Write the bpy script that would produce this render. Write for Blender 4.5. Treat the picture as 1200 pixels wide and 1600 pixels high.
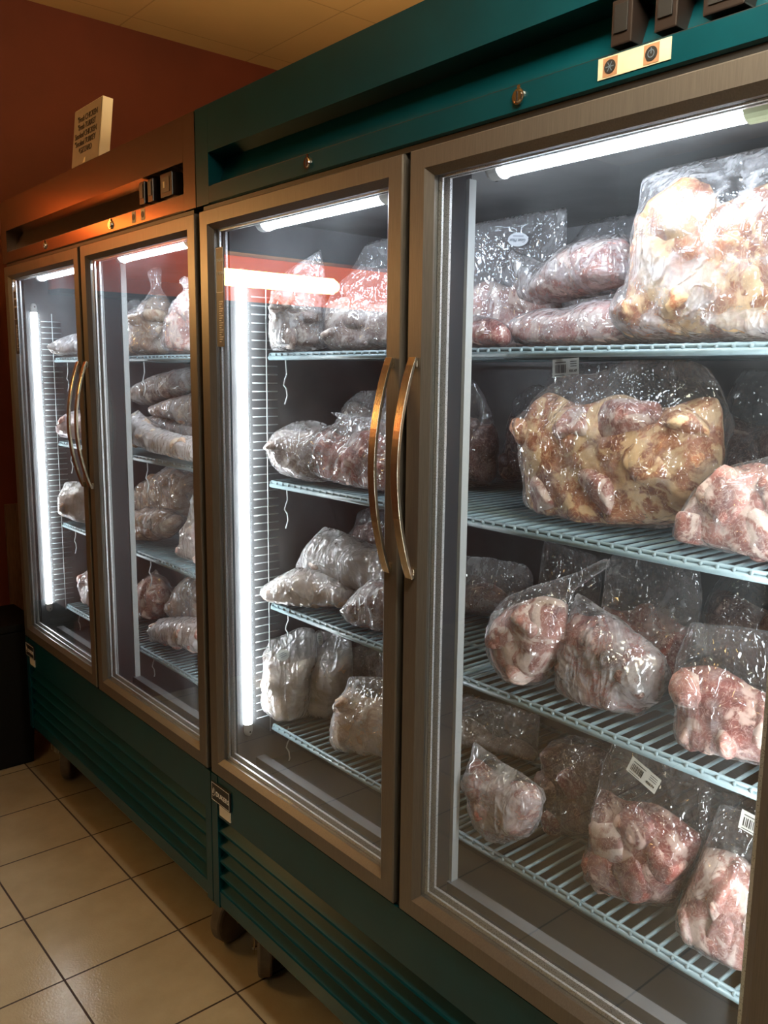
import bpy, bmesh, math, random
import numpy as np
from mathutils import Vector, Matrix
from mathutils.geometry import delaunay_2d_cdt

for o in list(bpy.data.objects):
    bpy.data.objects.remove(o)
scene = bpy.context.scene
C = scene.collection
sin, cos, PI = math.sin, math.cos, math.pi

# ------------------------------------------------------------------ camera, world, lights, exposure
CAM = np.array([1.7561, -0.9358, 1.5279])
YAW, PITCH, ROLL, FPX = 0.86968, -0.15964, 0.01136, 1329.8
fwd = np.array([-sin(YAW)*cos(PITCH), cos(YAW)*cos(PITCH), sin(PITCH)])
_r = np.array([cos(YAW), sin(YAW), 0.0]); _u = np.cross(_r, fwd)
right = cos(ROLL)*_r + sin(ROLL)*_u
up = -sin(ROLL)*_r + cos(ROLL)*_u
cam_data = bpy.data.cameras.new('camera')
cam = bpy.data.objects.new('camera', cam_data); C.objects.link(cam)
cam_data.sensor_fit = 'VERTICAL'; cam_data.sensor_height = 36.0
cam_data.lens = FPX/1600*36.0
cam_data.clip_start = 0.02
cam.matrix_world = Matrix(((right[0], up[0], -fwd[0], CAM[0]), (right[1], up[1], -fwd[1], CAM[1]),
                           (right[2], up[2], -fwd[2], CAM[2]), (0, 0, 0, 1)))
scene.camera = cam

vs = scene.view_settings
vs.view_transform = 'Standard'; vs.look = 'None'; vs.gamma = 1.0; vs.exposure = 0.0
vs.use_curve_mapping = False
scene.cycles.transparent_max_bounces = 32
scene.cycles.max_bounces = 8
scene.cycles.diffuse_bounces = 3
scene.cycles.glossy_bounces = 4
scene.cycles.transmission_bounces = 4
scene.cycles.caustics_reflective = False
scene.cycles.caustics_refractive = False
scene.cycles.sample_clamp_indirect = 4.0

world = bpy.data.worlds.new('world'); scene.world = world
world.use_nodes = True
world.node_tree.nodes['Background'].inputs[0].default_value = (0.9, 0.75, 0.5, 1)
world.node_tree.nodes['Background'].inputs[1].default_value = 0.0

def area(name, loc, size, energy, color, rot=(0, 0, 0)):
    l = bpy.data.lights.new(name, 'AREA'); l.shape = 'RECTANGLE'; l.size, l.size_y = size
    l.energy = energy; l.color = color
    o = bpy.data.objects.new(name, l); C.objects.link(o); o.location = loc; o.rotation_euler = rot
    return o
LED_POWER = 60.0        # emission of the freezer light tubes
CEIL_POWER = 42.0        # emission of the ceiling light panels
UP_SHARE = 0.3
UPLIGHT_POWER = 300.0   # emission of the added fill strip on top of the near freezer that washes the ceiling
ORANGE_POWER = 8.0      # emission of the amber tube on the red wall

CEIL = 2.955
ZF = 0.0

# ------------------------------------------------------------------ material helpers
def mat(name):
    m = bpy.data.materials.new(name); m.use_nodes = True
    nt = m.node_tree; nt.nodes.clear()
    out = nt.nodes.new('ShaderNodeOutputMaterial')
    return m, nt, out
def N(nt, t, **kw):
    n = nt.nodes.new(t)
    for k, v in kw.items():
        if k in n.inputs: n.inputs[k].default_value = v
        else: setattr(n, k, v)
    return n
def L(nt, a, b): nt.links.new(a, b)
def ramp(nt, fac, stops, interp='LINEAR'):
    r = nt.nodes.new('ShaderNodeValToRGB'); r.color_ramp.interpolation = interp
    el = r.color_ramp.elements
    while len(el) < len(stops): el.new(0.5)
    for e, (p, c) in zip(el, stops):
        e.position = p
        e.color = (c, c, c, 1) if isinstance(c, (int, float)) else (*c, 1)
    L(nt, fac, r.inputs[0]); return r
def mul(nt, a, b, op='MULTIPLY'):
    n = N(nt, 'ShaderNodeMath', operation=op)
    for i, x in enumerate((a, b)):
        if isinstance(x, (int, float)): n.inputs[i].default_value = x
        else: L(nt, x, n.inputs[i])
    n.use_clamp = (op in ('ADD', 'SUBTRACT'))
    return n.outputs[0]
def mixc(nt, fac, a, b):
    n = nt.nodes.new('ShaderNodeMix'); n.data_type = 'RGBA'
    if isinstance(fac, (int, float)): n.inputs[0].default_value = fac
    else: L(nt, fac, n.inputs[0])
    for i, x in ((6, a), (7, b)):
        if isinstance(x, tuple): n.inputs[i].default_value = (*x, 1)
        else: L(nt, x, n.inputs[i])
    return n.outputs[2]

def schlick(nt, f0, f1, normal=None):
    lw = N(nt, 'ShaderNodeLayerWeight', Blend=0.5)
    if normal: L(nt, normal, lw.inputs['Normal'])
    p5 = mul(nt, lw.outputs['Facing'], 5.0, 'POWER')
    return mul(nt, mul(nt, p5, f1-f0), f0, 'ADD')

def simple(name, color, rough=0.5, metal=0.0, noise=0.0, nscale=20.0, spec=0.5, bump=0.0, bscale=60, stretch=None):
    m, nt, out = mat(name)
    p = N(nt, 'ShaderNodeBsdfPrincipled', Roughness=rough, Metallic=metal)
    p.inputs['Base Color'].default_value = (*color, 1)
    p.inputs['Specular IOR Level'].default_value = spec
    L(nt, p.outputs[0], out.inputs[0])
    tc = N(nt, 'ShaderNodeTexCoord')
    src = tc.outputs['Object']
    if stretch:
        mp = N(nt, 'ShaderNodeMapping'); mp.inputs['Scale'].default_value = stretch
        L(nt, src, mp.inputs[0]); src = mp.outputs[0]
    if noise:
        nz = N(nt, 'ShaderNodeTexNoise', Scale=nscale, Detail=4.0)
        L(nt, src, nz.inputs['Vector'])
        lo = tuple(c*(1-noise) for c in color); hi = tuple(min(1, c*(1+noise)) for c in color)
        r = ramp(nt, nz.outputs[0], [(0.3, lo), (0.7, hi)])
        L(nt, r.outputs[0], p.inputs['Base Color'])
    if bump:
        nz = N(nt, 'ShaderNodeTexNoise', Scale=float(bscale), Detail=3.0)
        L(nt, src, nz.inputs['Vector'])
        b = N(nt, 'ShaderNodeBump', Strength=bump, Distance=0.01)
        L(nt, nz.outputs[0], b.inputs['Height']); L(nt, b.outputs[0], p.inputs['Normal'])
    return m

def emit(name, color, strength):
    m, nt, out = mat(name)
    e = N(nt, 'ShaderNodeEmission', Strength=strength); e.inputs[0].default_value = (*color, 1)
    L(nt, e.outputs[0], out.inputs[0]); return m

# brushed door frame and header metals
M_FRAME = simple('bronze_steel', (0.15, 0.135, 0.118), 0.36, 0.5, 0.10, 8, stretch=(60, 60, 3))
M_STEEL = simple('brushed_steel', (0.27, 0.20, 0.15), 0.22, 0.85, 0.08, 6, stretch=(3, 40, 60))
M_TEAL = simple('teal_film_steel', (0.0015, 0.048, 0.063), 0.28, 0.12, 0.12, 10, spec=0.28)
M_HANDLE = simple('satin_handle_steel', (0.62, 0.52, 0.38), 0.22, 0.95, 0.1, 8, stretch=(40, 40, 3))
M_BLACK = simple('black_plastic', (0.012, 0.012, 0.012), 0.45)
M_SWITCH = simple('dark_switch_plastic', (0.020, 0.014, 0.012), 0.3)
M_LINER = simple('grey_liner', (0.15, 0.15, 0.155), 0.42, 0.0, 0.25, 7)
M_LINERD = simple('dark_mullion', (0.022, 0.023, 0.026), 0.45)
M_ALU = simple('aluminium_strip', (0.75, 0.78, 0.80), 0.35, 0.6)
M_GREYPL = simple('grey_plastic', (0.42, 0.43, 0.42), 0.4)
M_SHELF = simple('blue_grey_coated_wire', (0.18, 0.245, 0.265), 0.38, 0.0, 0.12, 30)
M_WIRE = simple('white_coated_wire', (0.62, 0.66, 0.66), 0.3)
M_CAPS = simple('white_plastic', (0.72, 0.70, 0.66), 0.4)
M_GREENCAP = simple('pale_green_plastic', (0.72, 0.78, 0.50), 0.4)
M_CHROME = simple('chrome', (0.75, 0.72, 0.68), 0.12, 1.0)
M_RUBBER = simple('grey_rubber', (0.13, 0.105, 0.08), 0.6, 0, 0.2, 30)
M_PAPER = simple('label_paper', (0.66, 0.64, 0.57), 0.6, 0, 0.08, 40)
M_CREAM = simple('cream_label', (0.56, 0.51, 0.36), 0.5, 0, 0.1, 30)
M_BROWNL = simple('brown_label', (0.36, 0.19, 0.10), 0.5)
M_INK = simple('black_ink', (0.015, 0.015, 0.015), 0.5)
M_INKW = simple('white_ink', (0.7, 0.7, 0.68), 0.5)
M_INKB = simple('grey_blue_ink', (0.10, 0.14, 0.18), 0.5)
M_OVAL = simple('oval_label_paper', (0.66, 0.68, 0.72), 0.6)
M_OVALG = simple('grey_oval_label', (0.48, 0.49, 0.46), 0.6, 0, 0.25, 60)
M_SIGNF = simple('sign_face_paper', (0.30, 0.255, 0.215), 0.7, 0, 0.06, 20)
M_SIGNS = simple('sign_edge_card', (0.82, 0.74, 0.58), 0.6)
M_LED = emit('led_tube_light', (0.90, 0.95, 1.0), LED_POWER)
M_LEDT = emit('led_top_light', (0.78, 0.86, 1.0), LED_POWER*1.2)

# spacer strip with tiny perforations round the glass
def spacer_mat():
    m, nt, out = mat('perforated_spacer')
    p = N(nt, 'ShaderNodeBsdfPrincipled', Roughness=0.35, Metallic=0.7)
    tc = N(nt, 'ShaderNodeTexCoord')
    v = N(nt, 'ShaderNodeTexVoronoi', Scale=420.0)
    L(nt, tc.outputs['Object'], v.inputs['Vector'])
    r = ramp(nt, v.outputs['Distance'], [(0.20, 0.30), (0.40, 0.78)])
    L(nt, r.outputs[0], p.inputs['Base Color']); L(nt, p.outputs[0], out.inputs[0]); return m
M_SPACER = spacer_mat()

def glass_mat():
    m, nt, out = mat('door_glass')
    tr = N(nt, 'ShaderNodeBsdfTransparent'); tr.inputs[0].default_value = (0.93, 0.95, 0.94, 1)
    gl = N(nt, 'ShaderNodeBsdfGlossy', Roughness=0.0); gl.inputs[0].default_value = (1, 1, 1, 1)
    f2 = schlick(nt, 0.08, 1.0)
    mx = N(nt, 'ShaderNodeMixShader'); L(nt, f2, mx.inputs[0]); L(nt, tr.outputs[0], mx.inputs[1]); L(nt, gl.outputs[0], mx.inputs[2])
    # faint film of condensation and smears
    di = N(nt, 'ShaderNodeBsdfDiffuse'); di.inputs[0].default_value = (0.8, 0.85, 0.85, 1)
    tl = N(nt, 'ShaderNodeBsdfTranslucent'); tl.inputs[0].default_value = (0.8, 0.85, 0.85, 1)
    md = N(nt, 'ShaderNodeMixShader'); md.inputs[0].default_value = 0.7
    L(nt, di.outputs[0], md.inputs[1]); L(nt, tl.outputs[0], md.inputs[2])
    tc = N(nt, 'ShaderNodeTexCoord')
    nz = N(nt, 'ShaderNodeTexNoise', Scale=5.0, Detail=5.0, Roughness=0.65)
    L(nt, tc.outputs['Object'], nz.inputs['Vector'])
    r = ramp(nt, nz.outputs[0], [(0.35, 0.003), (0.75, 0.016)])
    m2 = N(nt, 'ShaderNodeMixShader'); L(nt, r.outputs[0], m2.inputs[0])
    L(nt, mx.outputs[0], m2.inputs[1]); L(nt, md.outputs[0], m2.inputs[2])
    L(nt, m2.outputs[0], out.inputs[0]); return m
M_GLASS = glass_mat()

def sticker_glass_mat():
    m, nt, out = mat('smoky_sticker')
    tr = N(nt, 'ShaderNodeBsdfTransparent'); tr.inputs[0].default_value = (0.55, 0.55, 0.55, 1)
    p = N(nt, 'ShaderNodeBsdfPrincipled', Roughness=0.4); p.inputs['Base Color'].default_value = (0.045, 0.04, 0.038, 1)
    mx = N(nt, 'ShaderNodeMixShader'); mx.inputs[0].default_value = 0.75
    L(nt, tr.outputs[0], mx.inputs[1]); L(nt, p.outputs[0], mx.inputs[2]); L(nt, mx.outputs[0], out.inputs[0]); return m
M_STICK = sticker_glass_mat()

def floor_mat():
    m, nt, out = mat('floor_tiles')
    p = N(nt, 'ShaderNodeBsdfPrincipled')
    tc = N(nt, 'ShaderNodeTexCoord')
    sp = N(nt, 'ShaderNodeSeparateXYZ'); L(nt, tc.outputs['Object'], sp.inputs[0])
    T = 0.3154
    def line(sock, off):
        a = mul(nt, sock, -off, 'ADD'); bpy_n = a.node; bpy_n.use_clamp = False
        d = mul(nt, a, 1.0/T)
        f = N(nt, 'ShaderNodeMath', operation='FRACT'); L(nt, d, f.inputs[0])
        s = N(nt, 'ShaderNodeMath', operation='SUBTRACT'); L(nt, f.outputs[0], s.inputs[0]); s.inputs[1].default_value = 0.5
        ab = N(nt, 'ShaderNodeMath', operation='ABSOLUTE'); L(nt, s.outputs[0], ab.inputs[0])
        g = N(nt, 'ShaderNodeMath', operation='GREATER_THAN'); L(nt, ab.outputs[0], g.inputs[0]); g.inputs[1].default_value = 0.5-0.0028/T
        fl = N(nt, 'ShaderNodeMath', operation='FLOOR'); L(nt, d, fl.inputs[0])
        return g.outputs[0], fl.outputs[0]
    gx, ix = line(sp.outputs[0], 0.070); gy, iy = line(sp.outputs[1], 0.024)
    mxn = N(nt, 'ShaderNodeMath', operation='MAXIMUM'); L(nt, gx, mxn.inputs[0]); L(nt, gy, mxn.inputs[1])
    cb = N(nt, 'ShaderNodeCombineXYZ'); L(nt, ix, cb.inputs[0]); L(nt, iy, cb.inputs[1])
    wn = N(nt, 'ShaderNodeTexWhiteNoise'); L(nt, cb.outputs[0], wn.inputs['Vector'])
    nz = N(nt, 'ShaderNodeTexNoise', Scale=6.0, Detail=6.0, Roughness=0.6); L(nt, tc.outputs['Object'], nz.inputs['Vector'])
    ssum = mul(nt, nz.outputs[0], mul(nt, wn.outputs[0], 0.18), 'ADD')
    col = ramp(nt, ssum, [(0.35, (0.36, 0.305, 0.205)), (0.8, (0.455, 0.395, 0.275))])
    c = mixc(nt, mxn.outputs[0], col.outputs[0], (0.035, 0.022, 0.016))
    L(nt, c, p.inputs['Base Color'])
    n2 = N(nt, 'ShaderNodeTexNoise', Scale=190.0, Detail=2.0); L(nt, tc.outputs['Object'], n2.inputs['Vector'])
    rr = mul(nt, mxn.outputs[0], 0.5); rg = mul(nt, rr, 0.13, 'ADD'); L(nt, rg, p.inputs['Roughness'])
    hs = mul(nt, n2.outputs[0], mul(nt, mxn.outputs[0], -3.0), 'ADD'); hs.node.use_clamp = False
    b = N(nt, 'ShaderNodeBump', Strength=0.25, Distance=0.002); L(nt, hs, b.inputs['Height']); L(nt, b.outputs[0], p.inputs['Normal'])
    L(nt, p.outputs[0], out.inputs[0]); return m
M_FLOOR = floor_mat()

def ceil_mat():
    m, nt, out = mat('ceiling_tiles')
    p = N(nt, 'ShaderNodeBsdfPrincipled', Roughness=0.8)
    tc = N(nt, 'ShaderNodeTexCoord')
    sp = N(nt, 'ShaderNodeSeparateXYZ'); L(nt, tc.outputs['Object'], sp.inputs[0])
    T = 0.61
    gs = []
    for i, off in ((0, 0.05), (1, 1.28)):
        a = mul(nt, sp.outputs[i], -off, 'ADD'); a.node.use_clamp = False
        d = mul(nt, a, 1.0/T)
        f = N(nt, 'ShaderNodeMath', operation='FRACT'); L(nt, d, f.inputs[0])
        g = N(nt, 'ShaderNodeMath', operation='LESS_THAN'); L(nt, f.outputs[0], g.inputs[0]); g.inputs[1].default_value = 0.01
        gs.append(g.outputs[0])
    mxn = N(nt, 'ShaderNodeMath', operation='MAXIMUM'); L(nt, gs[0], mxn.inputs[0]); L(nt, gs[1], mxn.inputs[1])
    nz = N(nt, 'ShaderNodeTexNoise', Scale=2.2, Detail=4.0); L(nt, tc.outputs['Object'], nz.inputs['Vector'])
    col = ramp(nt, nz.outputs[0], [(0.3, (0.60, 0.40, 0.17)), (0.7, (0.68, 0.46, 0.20))])
    c = mixc(nt, mxn.outputs[0], col.outputs[0], (0.45, 0.29, 0.12))
    L(nt, c, p.inputs['Base Color']); L(nt, p.outputs[0], out.inputs[0]); return m
M_CEIL = ceil_mat()
M_WALL = simple('dark_red_paint', (0.155, 0.031, 0.014), 0.65, 0, 0.15, 3, bump=0.05)
M_WALLD = simple('dim_grey_paint', (0.085, 0.078, 0.07), 0.7, 0, 0.15, 3)

# --- meat and film
def meat_mat(name, dark, mid, fat, fatlo=0.55, frost=0.25, scale=21.0):
    m, nt, out = mat(name)
    p = N(nt, 'ShaderNodeBsdfPrincipled', Roughness=0.42)
    p.inputs['Specular IOR Level'].default_value = 0.5
    tc = N(nt, 'ShaderNodeTexCoord'); oi = N(nt, 'ShaderNodeObjectInfo')
    w = mul(nt, oi.outputs['Random'], 37.0)
    def nz(s, d=4.0, r=0.6, dist=0.0):
        n = N(nt, 'ShaderNodeTexNoise', noise_dimensions='4D'); n.inputs['Scale'].default_value = s
        n.inputs['Detail'].default_value = d; n.inputs['Roughness'].default_value = r; n.inputs['Distortion'].default_value = dist
        L(nt, tc.outputs['Object'], n.inputs['Vector']); L(nt, w, n.inputs['W']); return n.outputs[0]
    base = ramp(nt, nz(scale, 5, 0.62, 0.6), [(0.32, dark), (0.56, mid), (0.72, tuple(min(1, c*1.35) for c in mid))])
    fatn = ramp(nt, nz(scale*0.62, 3, 0.55, 2.2), [(fatlo, 0.0), (fatlo+0.07, 1.0)])
    c1 = mixc(nt, fatn.outputs[0], base.outputs[0], fat)
    vein = ramp(nt, nz(scale*2.1, 2, 0.5, 3.0), [(0.47, 0.0), (0.5, 0.75), (0.53, 0.0)])
    c2 = mixc(nt, vein.outputs[0], c1, tuple(min(1, f*1.05) for f in fat))
    fr = ramp(nt, nz(scale*1.3, 6, 0.7), [(0.50, 0.0), (0.78, 1.0)])
    f2 = mul(nt, fr.outputs[0], frost*2.2)
    c3 = mixc(nt, f2, c2, (0.80, 0.74, 0.72))
    L(nt, c3, p.inputs['Base Color'])
    b = N(nt, 'ShaderNodeBump', Strength=0.5, Distance=0.006)
    L(nt, nz(70, 4, 0.6), b.inputs['Height']); L(nt, b.outputs[0], p.inputs['Normal'])
    L(nt, p.outputs[0], out.inputs[0]); return m
MEAT = {
 'beef':   meat_mat('frozen_beef', (0.085, 0.014, 0.012), (0.33, 0.085, 0.068), (0.74, 0.50, 0.42), 0.55, 0.20),
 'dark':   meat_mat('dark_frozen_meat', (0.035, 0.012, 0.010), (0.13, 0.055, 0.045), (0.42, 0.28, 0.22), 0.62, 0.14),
 'pale':   meat_mat('pale_frozen_meat', (0.17, 0.040, 0.034), (0.52, 0.22, 0.175), (0.82, 0.62, 0.53), 0.49, 0.24),
 'bone':   meat_mat('frozen_cow_foot', (0.17, 0.035, 0.020), (0.52, 0.20, 0.095), (0.84, 0.56, 0.31), 0.49, 0.22, 19),
 'grey':   meat_mat('grey_frozen_meat', (0.10, 0.06, 0.05), (0.28, 0.20, 0.17), (0.58, 0.50, 0.43), 0.54, 0.34),
 'poultry': meat_mat('frozen_poultry', (0.28, 0.13, 0.07), (0.52, 0.34, 0.23), (0.70, 0.56, 0.42), 0.5, 0.24),
}
def film_mat(name, base, patch, lo, hi, gloss=0.11, tint=(0.96, 0.96, 0.97), scale=13.0):
    m, nt, out = mat(name)
    tc = N(nt, 'ShaderNodeTexCoord'); oi = N(nt, 'ShaderNodeObjectInfo')
    w = mul(nt, oi.outputs['Random'], 53.0)
    def nz(s, d=4.0, r=0.6, dist=0.0):
        n = N(nt, 'ShaderNodeTexNoise', noise_dimensions='4D'); n.inputs['Scale'].default_value = s
        n.inputs['Detail'].default_value = d; n.inputs['Roughness'].default_value = r; n.inputs['Distortion'].default_value = dist
        L(nt, tc.outputs['Object'], n.inputs['Vector']); L(nt, w, n.inputs['W']); return n.outputs[0]
    bump = N(nt, 'ShaderNodeBump', Strength=0.5, Distance=0.014)
    crease = ramp(nt, nz(12, 2, 0.5, 2.2), [(0.42, 0.0), (0.5, 1.0), (0.58, 0.0)])
    def streak(ang, s):
        mp = N(nt, 'ShaderNodeMapping'); mp.inputs['Rotation'].default_value = (0, ang, 0); mp.inputs['Scale'].default_value = (s, s, s*.16)
        L(nt, tc.outputs['Object'], mp.inputs[0])
        n = N(nt, 'ShaderNodeTexNoise', noise_dimensions='4D'); n.inputs['Scale'].default_value = 1.0; n.inputs['Detail'].default_value = 1.5; n.inputs['Distortion'].default_value = .6
        L(nt, mp.outputs[0], n.inputs['Vector']); L(nt, w, n.inputs['W'])
        return ramp(nt, n.outputs[0], [(0.44, 0.0), (0.5, 1.0), (0.56, 0.0)]).outputs[0]
    st2 = mul(nt, mul(nt, streak(.5, 34.0), .30), mul(nt, streak(-.8, 26.0), .30), 'ADD')
    hsum0 = mul(nt, mul(nt, crease.outputs[0], 0.35), mul(nt, nz(11, 1, 0.4, 0.5), 0.9), 'ADD')
    hsum = mul(nt, hsum0, st2, 'ADD'); hsum.node.use_clamp = False; hsum0.node.use_clamp = False; st2.node.use_clamp = False
    L(nt, hsum, bump.inputs['Height'])
    tr = N(nt, 'ShaderNodeBsdfTransparent'); tr.inputs[0].default_value = (*tint, 1)
    gl = N(nt, 'ShaderNodeBsdfGlossy', Roughness=0.11); L(nt, bump.outputs[0], gl.inputs['Normal'])
    di = N(nt, 'ShaderNodeBsdfDiffuse'); di.inputs[0].default_value = (0.85, 0.84, 0.85, 1); L(nt, bump.outputs[0], di.inputs['Normal'])
    tl = N(nt, 'ShaderNodeBsdfTranslucent'); tl.inputs[0].default_value = (0.82, 0.80, 0.80, 1)
    md = N(nt, 'ShaderNodeMixShader'); md.inputs[0].default_value = 0.4
    L(nt, di.outputs[0], md.inputs[1]); L(nt, tl.outputs[0], md.inputs[2])
    big = nz(scale, 5, 0.6, 1.2)
    fine = nz(scale*7, 3, 0.6)
    fr = ramp(nt, mul(nt, mul(nt, big, 0.85), mul(nt, fine, 0.16), 'ADD'), [(lo, base), (hi, patch)])
    lwf = N(nt, 'ShaderNodeLayerWeight', Blend=0.5)
    rimf = mul(nt, mul(nt, lwf.outputs['Facing'], 3.0, 'POWER'), 0.38)
    frs = mul(nt, fr.outputs[0], rimf, 'ADD')
    m1 = N(nt, 'ShaderNodeMixShader'); L(nt, frs, m1.inputs[0]); L(nt, tr.outputs[0], m1.inputs[1]); L(nt, md.outputs[0], m1.inputs[2])
    f = schlick(nt, gloss, 0.8, bump.outputs[0])
    m2 = N(nt, 'ShaderNodeMixShader'); L(nt, f, m2.inputs[0]); L(nt, m1.outputs[0], m2.inputs[1]); L(nt, gl.outputs[0], m2.inputs[2])
    L(nt, m2.outputs[0], out.inputs[0]); return m
FILM = {
 'clear':  film_mat('clear_bag_film', 0.03, 0.30, 0.50, 0.72),
 'frosty': film_mat('frosted_bag_film', 0.06, 0.80, 0.44, 0.64),
 'milky':  film_mat('milky_bag_film', 0.30, 0.80, 0.35, 0.70),
 'haze':   film_mat('hazy_bag_film', 0.10, 0.45, 0.40, 0.70),
}

# ------------------------------------------------------------------ mesh helpers
class MB:
    def __init__(s): s.v = []; s.f = []; s.m = []
    def add(s, verts, faces, mi=0):
        o = len(s.v); s.v += [tuple(map(float, v)) for v in verts]
        s.f += [tuple(i+o for i in f) for f in faces]; s.m += [mi]*len(faces); return s
    def box(s, x0, x1, y0, y1, z0, z1, mi=0):
        return s.add([(x0,y0,z0),(x1,y0,z0),(x1,y1,z0),(x0,y1,z0),(x0,y0,z1),(x1,y0,z1),(x1,y1,z1),(x0,y1,z1)],
              [(0,3,2,1),(4,5,6,7),(0,1,5,4),(1,2,6,5),(2,3,7,6),(3,0,4,7)], mi)
    def tube(s, path, r, n=8, mi=0, cap=True):
        path = [Vector(p) for p in path]; vs = []; fs = []
        rs = r if isinstance(r, (list, tuple)) else [r]*len(path)
        for i, p in enumerate(path):
            t = (path[min(i+1, len(path)-1)]-path[max(i-1, 0)]).normalized()
            a = t.orthogonal().normalized() if i == 0 else (a - t*a.dot(t)).normalized()
            b = t.cross(a)
            for k in range(n):
                q = 2*PI*k/n; vs.append(p+(a*cos(q)+b*sin(q))*rs[i])
        for i in range(len(path)-1):
            for k in range(n):
                fs.append((i*n+k, i*n+(k+1)%n, (i+1)*n+(k+1)%n, (i+1)*n+k))
        if cap:
            fs.append(tuple(range(n-1, -1, -1))); fs.append(tuple(range((len(path)-1)*n, len(path)*n)))
        return s.add(vs, fs, mi)
    def prism_x(s, prof, x0, x1, mi=0):     # profile of (y,z), extruded along x
        n = len(prof); vs = [(x0, y, z) for y, z in prof]+[(x1, y, z) for y, z in prof]
        fs = [(i, (i+1) % n, n+(i+1) % n, n+i) for i in range(n)]+[tuple(range(n-1, -1, -1)), tuple(range(n, 2*n))]
        return s.add(vs, fs, mi)
    def disc(s, c, r, axis='y', n=20, h=0.002, mi=0, ry=None):
        ry = ry or r; c = Vector(c); vs = []
        for sgn in (-1, 1):
            for k in range(n):
                a = 2*PI*k/n
                if axis == 'y': vs.append(c+Vector((r*cos(a), sgn*h/2, ry*sin(a))))
                elif axis == 'x': vs.append(c+Vector((sgn*h/2, r*cos(a), ry*sin(a))))
                else: vs.append(c+Vector((r*cos(a), ry*sin(a), sgn*h/2)))
        fs = [(k, (k+1) % n, n+(k+1) % n, n+k) for k in range(n)]+[tuple(range(n-1, -1, -1)), tuple(range(n, 2*n))]
        return s.add(vs, fs, mi)
    def text(s, body, size, M, mi=0, spacing=1.0, shear=0.0, align='LEFT', bold=0.0):
        cu = bpy.data.curves.new('t', 'FONT'); cu.body = body; cu.size = size; cu.extrude = 0.0002
        cu.space_character = spacing; cu.shear = shear; cu.align_x = align; cu.resolution_u = 3; cu.offset = bold
        o = bpy.data.objects.new('t', cu); C.objects.link(o)
        dg = bpy.context.evaluated_depsgraph_get(); dg.update()
        me = bpy.data.meshes.new_from_object(o.evaluated_get(dg))
        s.add([M @ v.co for v in me.vertices], [tuple(p.vertices) for p in me.polygons], mi)
        bpy.data.objects.remove(o); bpy.data.curves.remove(cu); bpy.data.meshes.remove(me); return s
    def build(s, name, mats, parent=None, smooth=False, bevel=0.0, loc=None):
        me = bpy.data.meshes.new(name); me.from_pydata(s.v, [], s.f)
        mats = mats if isinstance(mats, (list, tuple)) else [mats]
        for m in mats: me.materials.append(m)
        me.polygons.foreach_set('material_index', s.m)
        bm = bmesh.new(); bm.from_mesh(me); bmesh.ops.recalc_face_normals(bm, faces=bm.faces)
        if bevel:
            bmesh.ops.remove_doubles(bm, verts=bm.verts, dist=1e-6)
            ed = [e for e in bm.edges if len(e.link_faces) == 2 and e.calc_face_angle(0) > 0.6]
            bmesh.ops.bevel(bm, geom=ed, offset=bevel, segments=2, affect='EDGES', profile=0.6, clamp_overlap=True)
        bm.to_mesh(me); bm.free()
        if smooth: me.polygons.foreach_set('use_smooth', [True]*len(me.polygons))
        o = bpy.data.objects.new(name, me); C.objects.link(o)
        if parent: o.parent = parent
        if loc: o.location = loc
        return o
def empty(name, loc=(0, 0, 0)):
    o = bpy.data.objects.new(name, None); C.objects.link(o); o.location = loc; o.empty_display_size = 0.1; return o
def tag(o, label, cat, group=None, kind=None):
    o['label'] = label; o['category'] = cat
    if group: o['group'] = group
    if kind: o['kind'] = kind
    return o
def struct(o): o['kind'] = 'structure'; return o
def on_front(x, z, y, ang=0.0):       # text on a plane facing -Y, reading along +X
    return Matrix.Translation((x, y, z)) @ Matrix.Rotation(ang, 4, 'Y') @ Matrix.Rotation(PI/2, 4, 'X')

# ------------------------------------------------------------------ the room
XL, XR, YB, YF = -1.9, 3.4, 1.7, -4.2
struct(MB().box(XL-.1, XR+.1, YF-.1, YB+.1, -0.1, 0).build('floor', M_FLOOR))
struct(MB().box(XL-.1, XR+.1, YF-.1, YB+.1, CEIL, CEIL+.1).build('ceiling', M_CEIL))
struct(MB().box(XL-.1, XL, YF, YB, 0, CEIL).build('wall_left', M_WALL))
struct(MB().box(XR, XR+.1, YF, YB, 0, CEIL).build('wall_right', M_WALLD))
struct(MB().box(XL-.1, XR+.1, YB, YB+.1, 0, CEIL).build('wall_back', M_WALL))
struct(MB().box(XL-.1, XR+.1, YF-.1, YF, 0, CEIL).build('wall_front', M_WALLD))

# hanging light boxes over the aisle (out of frame), the far one an added fill light: they shine up on the ceiling and down on the floor
M_PANEL = emit('panel_diffuser', (1.0, 0.87, 0.66), CEIL_POWER)
M_PANELFILL = emit('fill_panel_glow', (1.0, 0.87, 0.66), CEIL_POWER*.36)
M_PANELUP = emit('panel_uplight', (1.0, 0.80, 0.50), CEIL_POWER*UP_SHARE)
for i, (x, y) in enumerate([(1.40, -.30), (.95, -2.5)]):
    r = tag(empty('hanging_light', (x, y, CEIL-0.66)), ['warm hanging light box above the aisle by the near freezer', 'added dim fill light box across the aisle, out of view'][i], 'light', 'hanging light boxes')
    MB().box(-.30, .30, -.15, .15, -.03, .03).build('housing', M_CAPS, r)
    MB().box(-.28, .28, -.13, .13, -.036, -.031).build('diffuser', (M_PANEL, M_PANELFILL)[i], r)
    MB().box(-.28, .28, -.13, .13, .031, .036).build('uplight', (M_PANELUP, M_PANELFILL)[i], r)
    for sx in (-.25, .25): MB().tube([(sx, 0, .03), (sx, 0, .658)], .003, 8).build('cord', M_BLACK, r)

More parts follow.
